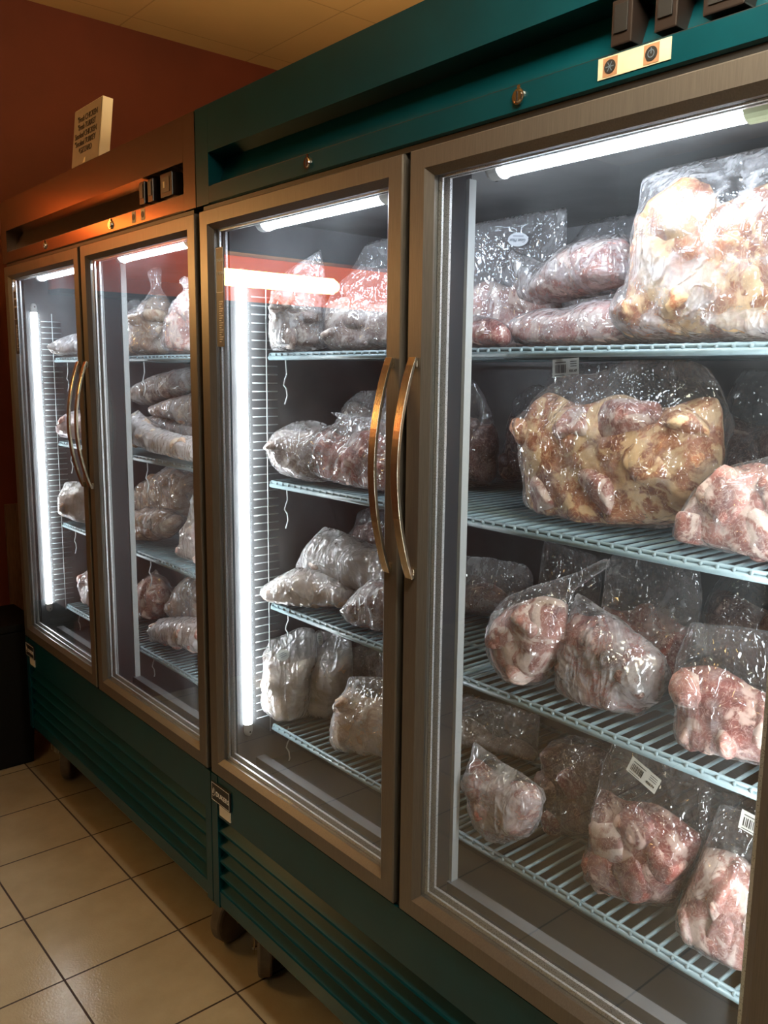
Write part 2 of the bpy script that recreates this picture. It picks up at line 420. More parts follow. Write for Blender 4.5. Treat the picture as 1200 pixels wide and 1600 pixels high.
# added fill strip on top of the near freezer, unseen behind its header, to brighten the ceiling
M_FILLSTRIP = emit('fill_strip_glow', (1.0, 0.72, 0.38), UPLIGHT_POWER)
r = tag(empty('fill_strip', (0.30, .50, 2.0865)), 'added warm fill strip hidden on top of the near freezer', 'light')
MB().box(-.30, .30, -.05, .05, 0, .03).build('housing', M_CAPS, r)
MB().box(-.28, .28, -.04, .04, .031, .034).build('diffuser', M_FILLSTRIP, r)

# lit amber light box on the red wall, seen only as the glow mirrored in the doors
M_AMBER = emit('amber_tube_glow', (1.0, 0.60, 0.20), ORANGE_POWER*9)
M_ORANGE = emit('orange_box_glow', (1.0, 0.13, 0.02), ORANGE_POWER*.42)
r = tag(empty('light_box', (XL, -1.35, 1.97)), 'amber light box with a glowing tube on the red wall', 'light')
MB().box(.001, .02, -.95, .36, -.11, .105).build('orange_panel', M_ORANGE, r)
M_AMBERD = emit('orange_tube_glow', (1.0, 0.26, 0.04), ORANGE_POWER*2.2)
M_ORANGEP = simple('orange_paint', (0.90, 0.15, 0.02), 0.6)
MB().box(.001, .02, .361, 1.05, -.11, .26).build('orange_panel', M_ORANGEP, r)
MB().box(.001, .12, -.95, 1.05, -.130, -.112).build('ledge', M_BLACK, r)
MB().box(.001, .12, -.95, .36, .107, .12).build('hood', M_BLACK, r)
m = MB(); m.tube([(.056, -.39, .0), (.056, -.36, .0), (.056, .33, .0), (.056, .36, .0)], [.022, .040, .040, .022], 14); m.build('tube', M_AMBER, r, smooth=True)
m = MB(); m.tube([(.056, .50, .17), (.056, .85, .17)], .022, 12); m.build('tube', M_AMBERD, r, smooth=True)

# ------------------------------------------------------------------ the freezers
W = 1.385
ZT, ZB = 1.875, 0.573          # doors, outer edges
FS, FT, FB = 0.0469, 0.042, 0.0456
GY = 0.014                     # glass plane
SH = [1.576, 1.283, 0.988, 0.683]     # top of each wire shelf
SY0, SY1 = 0.135, 0.66

def mitred(mb, x0, x1, z0, z1, prof, mi=0, closed=True):
    """profile of (inset, y) swept round a rectangle in the xz plane; inset may be (side, top, bottom)"""
    n = len(prof); vs = []
    for c in range(4):
        for ins, y in prof:
            s_, t_, b_ = ins if isinstance(ins, tuple) else (ins, ins, ins)
            x = x0+s_ if c in (0, 3) else x1-s_
            z = z0+b_ if c in (0, 1) else z1-t_
            vs.append((x, y, z))
    fs = []
    for c in range(4):
        d = (c+1) % 4
        for i in range(n if closed else n-1):
            j = (i+1) % n
            fs.append((c*n+i, c*n+j, d*n+j, d*n+i))
    mb.add(vs, fs, mi)

def make_door(x0, x1, root, hx, sticker):
    d = MB()
    k = 0.72
    mitred(d, x0, x1, ZB, ZT, [(0.0, 0.002), (0.002, 0.0), ((FS*k, FT*k, FB*k), 0.0), ((FS, FT, FB), 0.010), ((FS, FT, FB), 0.040), (0.0, 0.040)])
    door = d.build('door', M_FRAME, root)
    # panes
    MB().box(x0+FS+.001, x1-FS-.001, GY-.002, GY+.002, ZB+FB+.001, ZT-FT-.001).build('glass_pane', M_GLASS, door)
    sp = MB()
    mitred(sp, x0+FS, x1-FS, ZB+FB, ZT-FT, [(0.0005, 0.019), ((.008, .003, .008), 0.019), ((.008, .003, .008), 0.023), (0.0005, 0.023)])
    mitred(sp, x0+FS, x1-FS, ZB+FB, ZT-FT, [(0.001, 0.030), ((.014, .003, .014), 0.030), ((.014, .003, .014), 0.035), (0.001, 0.035)])
    sp.build('spacer_strip', M_SPACER, door)
    g = MB()
    mitred(g, x0+.006, x1-.006, ZB+.006, ZT-.006, [(0.0, 0.0405), (0.022, 0.0405), (0.022, 0.047), (0.0, 0.047)])
    g.build('gasket', M_BLACK, door)
    # curved bar handle
    n = 28; za, zb = 1.192, 1.556
    hb = MB(); vs = []; fs = []
    for i in range(n+1):
        t = i/n; z = za+(zb-za)*t
        y = -0.004-0.036*math.sin(PI*t)**0.85
        dy = -0.036*PI*math.cos(PI*t)/(zb-za)
        nl = math.hypot(1, dy); ty, tz = 1/nl, -dy/nl     # normal in yz
        for sx, sn in ((-1, -1), (1, -1), (1, 1), (-1, 1)):
            vs.append((hx+sx*0.0085, y+sn*0.003*ty, z+sn*0.003*tz))
    for i in range(n):
        for k in range(4):
            fs.append((i*4+k, i*4+(k+1) % 4, (i+1)*4+(k+1) % 4, (i+1)*4+k))
    fs += [(3, 2, 1, 0), (n*4, n*4+1, n*4+2, n*4+3)]
    hb.add(vs, fs)
    hb.box(hx-.0085, hx+.0085, -.004, .001, za, za+.016); hb.box(hx-.0085, hx+.0085, -.004, .001, zb-.016, zb)
    hb.build('handle', M_HANDLE, door, bevel=0.0008)
    if sticker:
        st = MB(); xs, xe = x0+FS+.004, x0+FS+.036; y = GY-.0034
        st.box(xs, xe, y, y+.0008, 1.585, 1.795, 0)
        mitred(st, xs+.001, xe-.001, 1.70, 1.794, [(0, y-.0004), (.0012, y-.0004), (.0012, y), (0, y)], 1)
        st.text('3 YEARS', .0085, on_front(xs+.006, 1.765, y-.0005), 1, 0.9)
        st.text('5 YEARS', .0085, on_front(xs+.006, 1.738, y-.0005), 1, 0.9)
        for i in range(18):
            z = 1.68-i*.005; st.box(xs+.012, xe-.004-.004*(i % 3), y-.0004, y, z, z+.0016, 1)
        st.build('warranty_sticker', [M_STICK, M_INKW], door)
    return door

def led_tube(root, p0, p1, width, facing, name='light_tube', caps=(M_CAPS, M_CAPS), capl=(0.03, 0.03), mled=None):
    """half-round light strip from p0 to p1 whose convex side faces `facing`"""
    p0, p1, f = Vector(p0), Vector(p1), Vector(facing).normalized()
    t = (p1-p0).normalized(); sdir = t.cross(f).normalized()
    def half(a, b, w, h):
        m = MB(); n = 9; vs = []; fs = []
        for p in (a, b):
            for k in range(n):
                q = PI*k/(n-1); vs.append(p+sdir*(w*cos(q))+f*(h*math.sin(q)))
        for k in range(n-1): fs.append((k, k+1, n+k+1, n+k))
        fs.append((n-1, 0, n, 2*n-1)); fs.append(tuple(range(n))); fs.append(tuple(range(2*n-1, n-1, -1)))
        m.add(vs, fs); return m
    base = MB()
    o = half(p0, p1, width/2, width*0.42).build(name, mled or M_LED, root, smooth=False)
    for p, dr, cm, cl in ((p0, -t, caps[0], capl[0]), (p1, t, caps[1], capl[1])):
        m = MB(); n = 10; vs = []; fs = []
        w = width/2*1.12; h = width*0.5
        sec = [(p+dr*0.0, 1.0), (p+dr*(cl*.6), 1.0), (p+dr*(cl*.85), .8), (p+dr*cl, .35)]
        for c, sc in sec:
            for k in range(n):
                q = PI*k/(n-1); vs.append(c+sdir*(w*sc*cos(q))+f*(h*(0.5+0.5*sc)*math.sin(q)))
        for i in range(len(sec)-1):
            for k in range(n-1): fs.append((i*n+k, i*n+k+1, (i+1)*n+k+1, (i+1)*n+k))
            fs.append((i*n+n-1, i*n, (i+1)*n, (i+1)*n+n-1))
        fs += [tuple(range(n)), tuple(range(len(sec)*n-1, len(sec)*n-n-1, -1))]
        m.add(vs, fs)
        e = m.build('end_cap', cm, o)
        c = p+dr*cl*.62+f*(h*1.0)
        sc = MB(); a = f.orthogonal()
        sc.tube([c-f*.001, c+f*.0008], .0022, 10); sc.build('screw', M_BLACK, o)
    return o

def make_shelf(root, x0, x1, z, clips=True):
    m = MB(); r = .0032
    n = int(round((x1-x0)/.0246))
    for i in range(n+1):
        x = x0+.004+(x1-x0-.008)*i/n
        m.tube([(x, SY0+.001, z-.014), (x, SY0+.001, z-.005), (x, SY0+.006, z-r), (x, SY1, z-r)], r, 6)
    for y, rr, dz in ((SY0+.002, .0052, .0125), (SY0+.004, .0035, .0045), (.30, .004, .0095), (.48, .004, .0095), (SY1, .004, .0095)):
        m.tube([(x0, y, z-dz), (x1, y, z-dz)], rr, 8)
    for x in (x0, x1): m.tube([(x, SY0+.002, z-.0095), (x, SY1, z-.0095)], .004, 8)
    o = m.build('wire_shelf', M_SHELF, root, smooth=True)
    c = MB()
    for x in ((x0+.008,) if clips else ()):
        for y in (.175,):
            c.tube([(x, y, z-.012), (x+.004, y, z-.05), (x-.004, y, z-.062), (x-.006, y-.002, z-.074), (x+.002, y, z-.082), (x+.006, y, z-.098), (x, y-.003, z-.118)], .0018, 6)
            c.build('shelf_clip', M_WIRE, o, smooth=True)
            c = MB()
    return o

def make_freezer(x0, label, header, switches, sticker_label):
    root = tag(empty('glass_door_freezer', (x0, 0, 0)), label, 'freezer', 'upright glass door freezers')
    # outer cabinet
    s = MB()
    s.box(0, .048, .049, .76, .219, 2.086); s.box(W-.048, W, .049, .76, .219, 2.086)
    s.box(.048, W-.048, .72, .76, .219, 2.086); s.box(.048, W-.048, .05, .72, 1.872, 1.90)
    s.box(.048, W-.048, .06, .72, 2.07, 2.086); s.box(.048, W-.048, .05, .72, .219, .24)
    s.box(.048, W-.048, .05, .72, .552, .573)
    s.build('cabinet_shell', header if header is M_STEEL else M_TEAL, root)
    # inner liner
    l = MB(); e = .003
    l.box(.048, .052, .05, .70, .575, 1.871); l.box(W-.052, W-.048, .05, .70, .575, 1.871)
    l.box(.052, W-.052, .697, .70, .575, 1.871); l.box(.052, W-.052, .055, .697, 1.867, 1.871)
    MB().box(.052, W-.052, .055, .697, .5735, .578).build('inner_floor', M_LINERD, root)
    l.box(.052, W-.052, .10, .125, .578, .597); l.box(.052, W-.052, .05, .06, .578, .588)
    l.build('inner_liner', M_LINER, root)
    # header
    h = MB()
    prof = [(0, 2.086), (0, 1.990), (.050, 1.988), (.024, 1.926), (.030, 1.922), (.030, 1.919), (0, 1.921), (0, 1.888), (.004, 1.885), (.060, 1.885), (.060, 2.086)]
    h.prism_x(prof, .055, W-.055)
    for a, b in ((0, .0545), (W-.0545, W)): h.prism_x([(0, 2.086), (0, 1.886), (.049, 1.886), (.049, 2.086)], a, b)
    h.build('header_panel', header, root)
    MB().box(.056, W-.056, .006, .029, 1.9215, 1.9245).build('header_slot_shade', M_BLACK, root)  # black strip standing in for the shadow line under the recess
    MB().box(.02, W-.02, .006, .05, 1.876, 1.8845).build('header_gap', M_BLACK, root)
    for lx in (.425, .925):
        k = MB(); k.tube([(lx, .002, 1.905), (lx, -.004, 1.905)], [.011, .0105], 20); k.tube([(lx, -.004, 1.905), (lx, -.006, 1.905)], [.0085, .0075], 20)
        k.box(lx-.0012, lx+.0012, -.0066, -.0055, 1.899, 1.911, 1); k.tube([(lx, -.001, 1.9175), (lx, -.003, 1.9175)], .003, 10)
        k.build('door_lock', [M_CHROME, M_BLACK], root)
    for sx, w, kind in switches:
        k = MB(); z0, z1 = 1.931, 1.984
        yb, yt = .024+.026*(z0-1.926)/.062, .024+.026*(z1-1.926)/.062
        k.add([(sx-w/2, yb-.022, z0), (sx+w/2, yb-.022, z0), (sx+w/2, yb+.004, z0), (sx-w/2, yb+.004, z0),
               (sx-w/2, yb-.022, z1), (sx+w/2, yb-.022, z1), (sx+w/2, yt+.004, z1), (sx-w/2, yt+.004, z1)],
              [(0,3,2,1),(4,5,6,7),(0,1,5,4),(1,2,6,5),(2,3,7,6),(3,0,4,7)])
        sw = k.build('control_switch', M_SWITCH, root, bevel=.002)
        f = MB(); y = yb-.0225
        if kind == 'display':
            f.box(sx-w*.36, sx+w*.30, y-.0008, y, z0+.010, z1-.010, 0); f.box(sx-w*.2, sx-w*.08, y-.0012, y-.0007, z0+.02, z0+.034, 1)
            f.build('display', [M_BLACK, M_CREAM], sw)
        else:
            f.box(sx-w*.34, sx+w*.30, y-.0014, y, z0+.014, z1-.006, 0); f.build('rocker', M_BLACK, sw, bevel=.001)
    if sticker_label:
        st = MB(); y = -.001; st.box(1.054, 1.156, y, y+.0009, 1.8945, 1.9195, 0)
        for cx, kind in ((1.072, 0), (1.130, 1)):
            st.box(cx-.0105, cx+.0105, y-.0004, y, 1.896, 1.918, 1); st.disc((cx, y-.0006, 1.907), .0082, 'y', 24, .0006, 2)
            if kind == 0:
                for a in range(3):
                    q = a*PI/3; c, s2 = cos(q), math.sin(q)
                    st.add([(cx+c*.006-s2*.0006, y-.0012, 1.907+s2*.006+c*.0006), (cx-c*.006-s2*.0006, y-.0012, 1.907-s2*.006+c*.0006),
                            (cx-c*.006+s2*.0006, y-.0012, 1.907-s2*.006-c*.0006), (cx+c*.006+s2*.0006, y-.0012, 1.907+s2*.006-c*.0006)], [(0, 1, 2, 3)], 4)
            else:
                vs = []; n = 20
                for k2 in range(n):
                    a = 2*PI*k2/n
                    for rr in (.0036, .0048): vs.append((cx+rr*cos(a), y-.0012, 1.907+rr*math.sin(a)))
                st.add(vs, [(2*i, 2*i+1, (2*i+3) % (2*n), (2*i+2) % (2*n)) for i in range(n)], 4)
                st.box(cx-.0006, cx+.0006, y-.0012, y-.001, 1.907, 1.9135, 4)
        st.build('icon_label', [M_CREAM, M_BROWNL, M_INK, M_INKW, M_INKB], root)
    else:
        y = -.001
        for cx in (1.065, 1.118):
            st = MB(); st.box(cx-.010, cx+.010, y, y+.0009, 1.893, 1.919, 0); st.disc((cx, y-.0004, 1.906), .0075, 'y', 20, .0006, 1)
            st.build('icon_label', [M_CREAM, M_INK], root)
    # lower louvred panel
    g = MB()
    g.box(0, .028, .004, .05, .219, .567); g.box(W-.028, W, .004, .05, .219, .567)
    prof = [(.006, .567), (.006, .462)]
    nl = 5; pz = (.462-.262)/nl
    for i in range(nl):
        z = .462-i*pz
        prof += [(.034, z-.002), (.030, z-.012), (.008, z-pz+.004), (.006, z-pz)]
    prof += [(.006, .226), (.010, .219), (.05, .219), (.05, .567)]
    g.prism_x(prof, .0285, W-.0285)
    g.build('louvre_panel', M_TEAL, root)
    MB().box(.01, W-.01, .012, .05, .5675, .5725).build('panel_gap', M_BLACK, root)
    # maker's badge, with a torn paper label under it
    b = MB(); b.box(.004, .092, .0015, .0058, .499, .548, 0)
    mitred(b, .006, .090, .501, .546, [(0, .0012), (.0012, .0012), (.0012, .0016), (0, .0016)], 1)
    badge = b.build('badge', [M_BLACK, M_INKW], root)
    tx = MB(); tx.text('DUKERS', .0165, on_front(.0265, .5165, .0012), 0, 1.05, bold=.0002)
    vs = []; n = 16
    for k in range(n):
        a = -1.9+3.4*k/(n-1)
        for rr in (.0085, .0100): vs.append((.0135+rr*cos(a), .0012, .5235+rr*1.1*math.sin(a)))
    tx.add(vs, [(2*i, 2*i+1, 2*i+3, 2*i+2) for i in range(n-1)])
    tx.text('s', .013, on_front(.0105, .5190, .0012), 0, bold=.0003); tx.text('s', .013, on_front(.0115, .524, .0012), 0, bold=.0003)
    tx.build('lettering', M_INKW, badge)
    MB().box(.040, .090, .0030, .0058, .472, .4985).build('paper_label', M_PAPER, root)
    # centre mullion
    m = MB(); m.box(.665, .722, .05, .118, .578, 1.867, 0)
    m.box(.7225, .730, .105, .121, .597, 1.845, 1); m.box(.655, .6645, .105, .121, .597, 1.845, 1); m.box(.7225, .724, .052, .055, .60, 1.85, 1)
    m.build('mullion', [M_LINERD, M_GREYPL], root)
    # lights
    led_tube(root, (.0525, .078, .690), (.0525, .078, 1.728), .021, (1, 0, 0))
    led_tube(root, (W-.0525, .078, .690), (W-.0525, .078, 1.728), .021, (-1, 0, 0))
    for cx, capb in ((.375, M_CAPS), (1.035, M_GREENCAP)):
        led_tube(root, (cx-.20, .072, 1.841), (cx+.185, .072, 1.841), .036, (0, .25, -1), 'top_light', (M_GREYPL, capb), (.03, .075), M_LEDT)
    # side wire racks
    for x in (.062, W-.062):
        m = MB(); z = .70
        while z < 1.70:
            m.tube([(x, .098, z), (x, .165, z)], .0014, 5); z += .0192
        for y in (.134,): m.tube([(x+.003*(1 if x < .5 else -1), y, .66), (x+.003*(1 if x < .5 else -1), y, 1.725)], .0016, 5)
        m.build('side_wire_rack', M_WIRE, root, smooth=True)
    for z in SH:
        make_shelf(root, .074, .684, z); make_shelf(root, .702, W-.074, z, header is M_STEEL)
    make_door(.009, .684, root, .663, True); make_door(.701, 1.376, root, .7215, False)
    # swivel castors
    for cx, cy, ang in ((.075, .105, 1.0), (W-.11, .095, .25), (.09, .64, .5), (W-.09, .64, .2)):
        c = MB(); z = .215
        c.box(cx-.045, cx+.045, cy-.04, cy+.04, z-.004, z+.004)
        c.tube([(cx, cy, z-.004), (cx, cy, z-.03)], .022, 16)
        R = Matrix.Translation((cx, cy, 0)) @ Matrix.Rotation(ang, 4, 'Z')
        tr_ = .026; 
        for sg in (-1, 1):
            f = MB(); pts = [(sg*.026, -.02, z-.032), (sg*.026, .026, z-.032), (sg*.026, .042, .058), (sg*.026, .020, .058)]
            vs = [R @ Vector(p) for p in pts]+[R @ Vector((p[0]+sg*.003, p[1], p[2])) for p in pts]
            c.add(vs, [(3,2,1,0),(4,5,6,7),(0,1,5,4),(1,2,6,5),(2,3,7,6),(3,0,4,7)])
        vs = [R @ Vector(p) for p in [(-.029, -.026, z-.036), (.029, -.026, z-.036), (.029, .026, z-.036), (-.029, .026, z-.036)]]
        vs += [v+Vector((0, 0, .008)) for v in vs]
        c.add(vs, [(0,3,2,1),(4,5,6,7),(0,1,5,4),(1,2,6,5),(2,3,7,6),(3,0,4,7)])
        c.tube([R @ Vector((-.033, .030, .068)), R @ Vector((.033, .030, .068))], .006, 12)
        ca = c.build('caster', M_CHROME, root)
        w = MB(); rw = .068
        w.tube([R @ Vector((x, .030, rw)) for x in (-.019, -.017, -.012, .012, .017, .019)], [rw*.86, rw*.95, rw, rw, rw*.95, rw*.86], 36)
        wh = w.build('wheel', M_RUBBER, ca, smooth=False)
    return root

frzB = make_freezer(0.0, 'near two-door glass freezer with teal header panel', M_TEAL, [(1.082, .030, 'rocker'), (1.143, .030, 'rocker'), (1.215, .05, 'display')], True)
frzA = make_freezer(-1.3895, 'far two-door glass freezer with copper-toned steel header panel', M_STEEL, [(1.105, .028, 'rocker'), (1.152, .028, 'rocker'), (1.236, .060, 'display')], False)

# ------------------------------------------------------------------ pixel ray (photograph frame 1200x1600) used only to measure places on real planes
def ray(u, v): return fwd+(u-600)/FPX*right-(v-800)/FPX*up
def at_y(u, v, y):
    d = ray(u, v); return CAM+d*((y-CAM[1])/d[1])

# ------------------------------------------------------------------ frozen meat in bags
def resample(poly, step):
    P = np.array(poly, float); n = len(P); out = []
    for i in range(n):
        a, b = P[i], P[(i+1) % n]; k = max(1, int(round(np.linalg.norm(b-a)/step)))
        for j in range(k): out.append(a+(b-a)*j/k)
    return np.array(out)
def smooth_loop(P, it=1):
    for _ in range(it): P = .25*np.roll(P, 1, 0)+.5*P+.25*np.roll(P, -1, 0)
    return P
def inside(P, Q):
    x, z = Q[:, 0], Q[:, 1]; r = np.zeros(len(Q), bool)
    for i in range(len(P)):
        x1, z1 = P[i]; x2, z2 = P[(i+1) % len(P)]
        if z1 == z2: continue
        c = ((z1 > z) != (z2 > z)) & (x < (x2-x1)*(z-z1)/(z2-z1)+x1); r ^= c
    return r
def bdist(P, Q):
    A = P; B = np.roll(P, -1, 0); D = B-A; LL = (D**2).sum(1)+1e-12
    out = np.full(len(Q), 1e9)
    for a, d, l in zip(A, D, LL):
        t = np.clip(((Q-a)@d)/l, 0, 1); e = Q-a-t[:, None]*d; out = np.minimum(out, (e**2).sum(1))
    return np.sqrt(out)
def wave_noise(P, rng, f, n=7):
    """smooth pseudo-noise in about [-1,1] from random plane waves"""
    s = np.zeros(len(P))
    for _ in range(n):
        k = rng.normal(size=P.shape[1])*f; s += np.sin(P@k+rng.uniform(0, 6.28))
    return s/np.sqrt(n)
def soft_d(P, Q, rest):
    """distance to the outline for the thickness profile; the side that sits on a shelf keeps a small edge radius only"""
    d = bdist(P, Q)
    if rest is None: return d
    cut = max(.012, .08*P[:, 1].max())
    A = P[P[:, 1] > cut]
    if len(A) < 4: return d
    da = np.sqrt(((Q[:, None, :]-A[None])**2).sum(2).min(1))
    return np.where(d <= 0, 0, da*np.sqrt(np.minimum(d/.014, 1)))
def patch(P, step, rng):
    """triangulated interior of outline P: points, triangles, count of boundary points"""
    lo, hi = P.min(0), P.max(0)
    gx, gz = np.meshgrid(np.arange(lo[0], hi[0], step), np.arange(lo[1], hi[1], step*.9))
    gx[::2] += step/2
    Q = np.stack([gx.ravel(), gz.ravel()], 1)+rng.uniform(-.2, .2, (gx.size, 2))*step
    Q = Q[inside(P, Q)]
    if len(Q): Q = Q[bdist(P, Q) > step*.55]
    pts = np.vstack([P, Q]); n = len(P)
    vo, _, fo, *_ = delaunay_2d_cdt([Vector(p) for p in pts], [(i, (i+1) % n) for i in range(n)], [list(range(n))], 1, 1e-7)
    V = np.array([(v[0], v[1]) for v in vo]); F = [tuple(f) for f in fo if len(f) == 3]
    return V, F
def two_sided(V, F, H, d, yoff=0.0, back=1.0):
    """closed skin: front at -H, back at +H, shared rim where d==0"""
    n = len(V); rim = d < 1e-5
    idx = np.arange(n); bidx = idx.copy(); k = n
    for i in range(n):
        if not rim[i]: bidx[i] = k; k += 1
    front = np.stack([V[:, 0], yoff-H, V[:, 1]], 1)
    bk = np.stack([V[~rim, 0], yoff+H[~rim]*back, V[~rim, 1]], 1)
    faces = [(a, b, c) for a, b, c in F]+[(bidx[c], bidx[b], bidx[a]) for a, b, c in F]
    return np.vstack([front, bk]), faces
def mesh_obj(name, V, F, m, parent, smooth=True):
    me = bpy.data.meshes.new(name); me.from_pydata([tuple(v) for v in V], [], F); me.materials.append(m)
    bm = bmesh.new(); bm.from_mesh(me); bmesh.ops.recalc_face_normals(bm, faces=bm.faces); bm.to_mesh(me); bm.free()
    if smooth: me.polygons.foreach_set('use_smooth', [True]*len(me.polygons))
    o = bpy.data.objects.new(name, me); C.objects.link(o); o.parent = parent; return o
_b = bmesh.new(); bmesh.ops.create_icosphere(_b, subdivisions=3, radius=1); _b.verts.ensure_lookup_table()
ICO_V = np.array([v.co for v in _b.verts]); ICO_F = [tuple(v.index for v in f.verts) for f in _b.faces]; _b.free()

def chunk_shape(kind, rx, ry, rz, rng):
    V = ICO_V.copy()
    if kind == 'cube':
        p = 5.0; V = V/((np.abs(V)**p).sum(1)**(1/p))[:, None]
        A = rng.normal(size=(3, 3)); Q, _ = np.linalg.qr(A*0.25+np.eye(3)); V = V@Q*0.92
        V *= (1+.05*wave_noise(V, rng, 2.2))[:, None]
    elif kind == 'leg':
        V = V*(1+.10*wave_noise(V, rng, 1.6)+.03*wave_noise(V, rng, 5))[:, None]
    else:
        for _ in range(8):                        # chopped: flat cut faces with rounded edges
            nn = rng.normal(size=3); nn /= np.linalg.norm(nn); dd = rng.uniform(.45, .85)
            V = V-nn*(np.maximum(V@nn-dd, 0)*.85)[:, None]
        V = V*1.12*(1+.10*wave_noise(V, rng, 1.9)+.05*wave_noise(V, rng, 5.0))[:, None]
    return V*np.array([rx, ry, rz])

def bag(name, label, group, px, y0, thick, rest=None, kind='lump', meat='beef', film='clear', size=.05, fill=.8, meat_px=None,
        seed=1, aspect=1.0, cat='bag of meat', tilt=None, stickers=(), wr=1.0, mass=True, piece='meat_piece', step=.0075, frac=None, rot=0.0, back=1.0):
    rng = np.random.default_rng(seed)
    lu, lv = min(px)                              # the mid plane passes through the leftmost outline point at depth y0
    A0 = at_y(lu, lv, y0); tx, ty = cos(rot), sin(rot)
    def on_plane(u, v):
        d = ray(u, v); nrm = np.array([ty, -tx, 0.0])
        q = CAM+d*((A0-CAM)@nrm/(d@nrm)); return np.array([(q-A0)[0]*tx+(q-A0)[1]*ty, q[2]])
    W2 = lambda pl: np.array([on_plane(u, v) for u, v in pl])
    P = W2(px)
    Mp = W2(meat_px) if meat_px else None
    # the thick bag bulges past its mid plane when seen at a slant: draw the outline in by that much
    c = P.mean(0); a = (P[:, 0].max()-P[:, 0].min())/2
    dv = A0[:2]+c[0]*np.array([tx, ty])-CAM[:2]; tan = abs((dv[0]*tx+dv[1]*ty)/(-dv[0]*ty+dv[1]*tx))
    sc = math.sqrt(max(.6, 1-(thick*.75*tan/a)**2))
    def fit(Q):
        Q = Q.copy(); Q[:, 0] = c[0]+(Q[:, 0]-c[0])*sc; return Q
    zmin, zmax = P[:, 1].min(), P[:, 1].max()
    def fitz(Q):
        if rest is None: return Q
        Q = Q.copy(); Q[:, 1] = rest+.001+(Q[:, 1]-zmin)*(zmax-rest-.001)/(zmax-zmin); return Q
    P = fitz(fit(P))
    if Mp is not None: Mp = fitz(fit(Mp))
    up_z = next((z for z in (S3, S2, S1, 1.872) if (rest or P[:, 1].min()) < z-.03 and P[:, 1].mean() < z), 1.872)-(.021 if P[:, 1].mean() < S1 else .035)
    P[:, 1] = np.minimum(P[:, 1], up_z)
    if Mp is not None: Mp[:, 1] = np.minimum(Mp[:, 1], up_z-.006)
    base = np.array([c[0], P[:, 1].min()])
    root = tag(empty(name, (A0[0]+c[0]*tx, A0[1]+c[0]*ty, base[1])), label, cat, group)
    root.rotation_euler = (0, 0, rot)
    P = P-base
    if Mp is not None: Mp = Mp-base
    P = smooth_loop(resample(P, .006), 2)
    P = P+np.stack([wave_noise(P, rng, 60), wave_noise(P, rng, 60)], 1)*.0012
    if rest is not None: P[:, 1] = np.maximum(P[:, 1], 0.0008)
    h = P[:, 1].max()
    if Mp is None:
        zc = fill*h
        Q = P.copy(); Q[:, 1] = np.minimum(Q[:, 1], zc+.01*np.sin(Q[:, 0]*40+seed))
        Mp = Q
    Mp = resample(Mp, .008); cM = Mp.mean(0)
    V, F = patch(P, step, rng)
    d = bdist(P, V); d[d < 2e-6] = 0; d[:0] = 0
    rim = np.zeros(len(V), bool)
    d = np.where(d < 1e-4, 0, d)
    obst = np.zeros(len(V))
    b = thick
    # the frozen block
    if mass:
        Ms = smooth_loop(Mp, 3)
        Mi = cM+(Ms-cM)*.955
        Mi[:, 1] = np.maximum(Mi[:, 1], .003)
        V2, F2 = patch(Mi, .009, rng); d2 = bdist(Mi, V2); d2 = np.where(d2 < 1e-4, 0, d2)
        D = max(.02, min(d2.max()*.85, b*1.2))
        t = np.minimum(np.where(d2 == 0, 0, soft_d(Mi, V2, rest))/D, 1); nz = wave_noise(V2, rng, 45)*.5+wave_noise(V2, rng, 95)*.35
        H2 = b*.86*np.sqrt(1-(1-t)**2)*(.88+.13*nz)
        mV, mF = two_sided(V2, F2, H2, d2, 0.0, back)
        mesh_obj(piece, mV, mF, MEAT[meat], root)
        ins = inside(Mi, V); dd = soft_d(Mi, V, rest); t = np.minimum(dd/D, 1)
        obst = np.maximum(obst, np.where(ins, b*.86*np.sqrt(1-(1-t)**2)*.98, 0))
    # pieces that stand out of it
    if kind:
        lo, hi = Mp.min(0), Mp.max(0)
        cand = rng.uniform(lo, hi, (3000, 2)); cand = cand[inside(Mp, cand)]
        bd = bdist(Mp, cand); cand = cand[bd > size*.48]; pts = []
        for q in cand:
            if all(np.hypot(*(q-p)) > size*1.02 for p in pts): pts.append(q)
            if len(pts) >= 22: break
        for q in pts:
            s = rng.uniform(.85, 1.15); asp = aspect*(rng.uniform(.6, 1.7) if kind == 'lump' else 1); rx = size*.60*s*asp**.5; rz = size*.60*s/asp**.5
            room = soft_d(Mp, q[None], rest)[0]
            rb = bdist(P, q[None])[0]; k = min(1.0, (rb-.002)/max(rx, rz)/1.12)
            if k < .55: k = .55
            rx *= k; rz *= k
            ry = min(b*.5, size*.5)*rng.uniform(.85, 1.1)
            ang = rng.uniform(-1.2, 1.2) if aspect == 1 else rng.uniform(-.35, .35)
            S = chunk_shape(kind, rx, ry, rz, rng)
            ca, sa = cos(ang), sin(ang)
            X = S[:, 0]*ca-S[:, 2]*sa; Z = S[:, 0]*sa+S[:, 2]*ca
            yo = -(b*rng.uniform(.86, .98)-ry)*min(1, room/(b*.9)+.25)
            Vc = np.stack([X+q[0], S[:, 1]+yo, Z+q[1]], 1)
            Vc[:, 2] = np.maximum(Vc[:, 2], .002)
            mesh_obj(piece, Vc, ICO_F, MEAT[meat if rng.random() > (.0 if frac is None else frac[1]) else frac[0]], root)
            ex, ez = V[:, 0]-q[0], V[:, 1]-q[1]
            uu, ww = (ex*ca+ez*sa)/(rx*1.08), (-ex*sa+ez*ca)/(rz*1.08)
            rr = 1-(uu**2+ww**2); hh = np.where(rr > 0, -yo+ry*1.04*np.sqrt(np.maximum(rr, 0)), 0)
            obst = np.maximum(obst, hh)
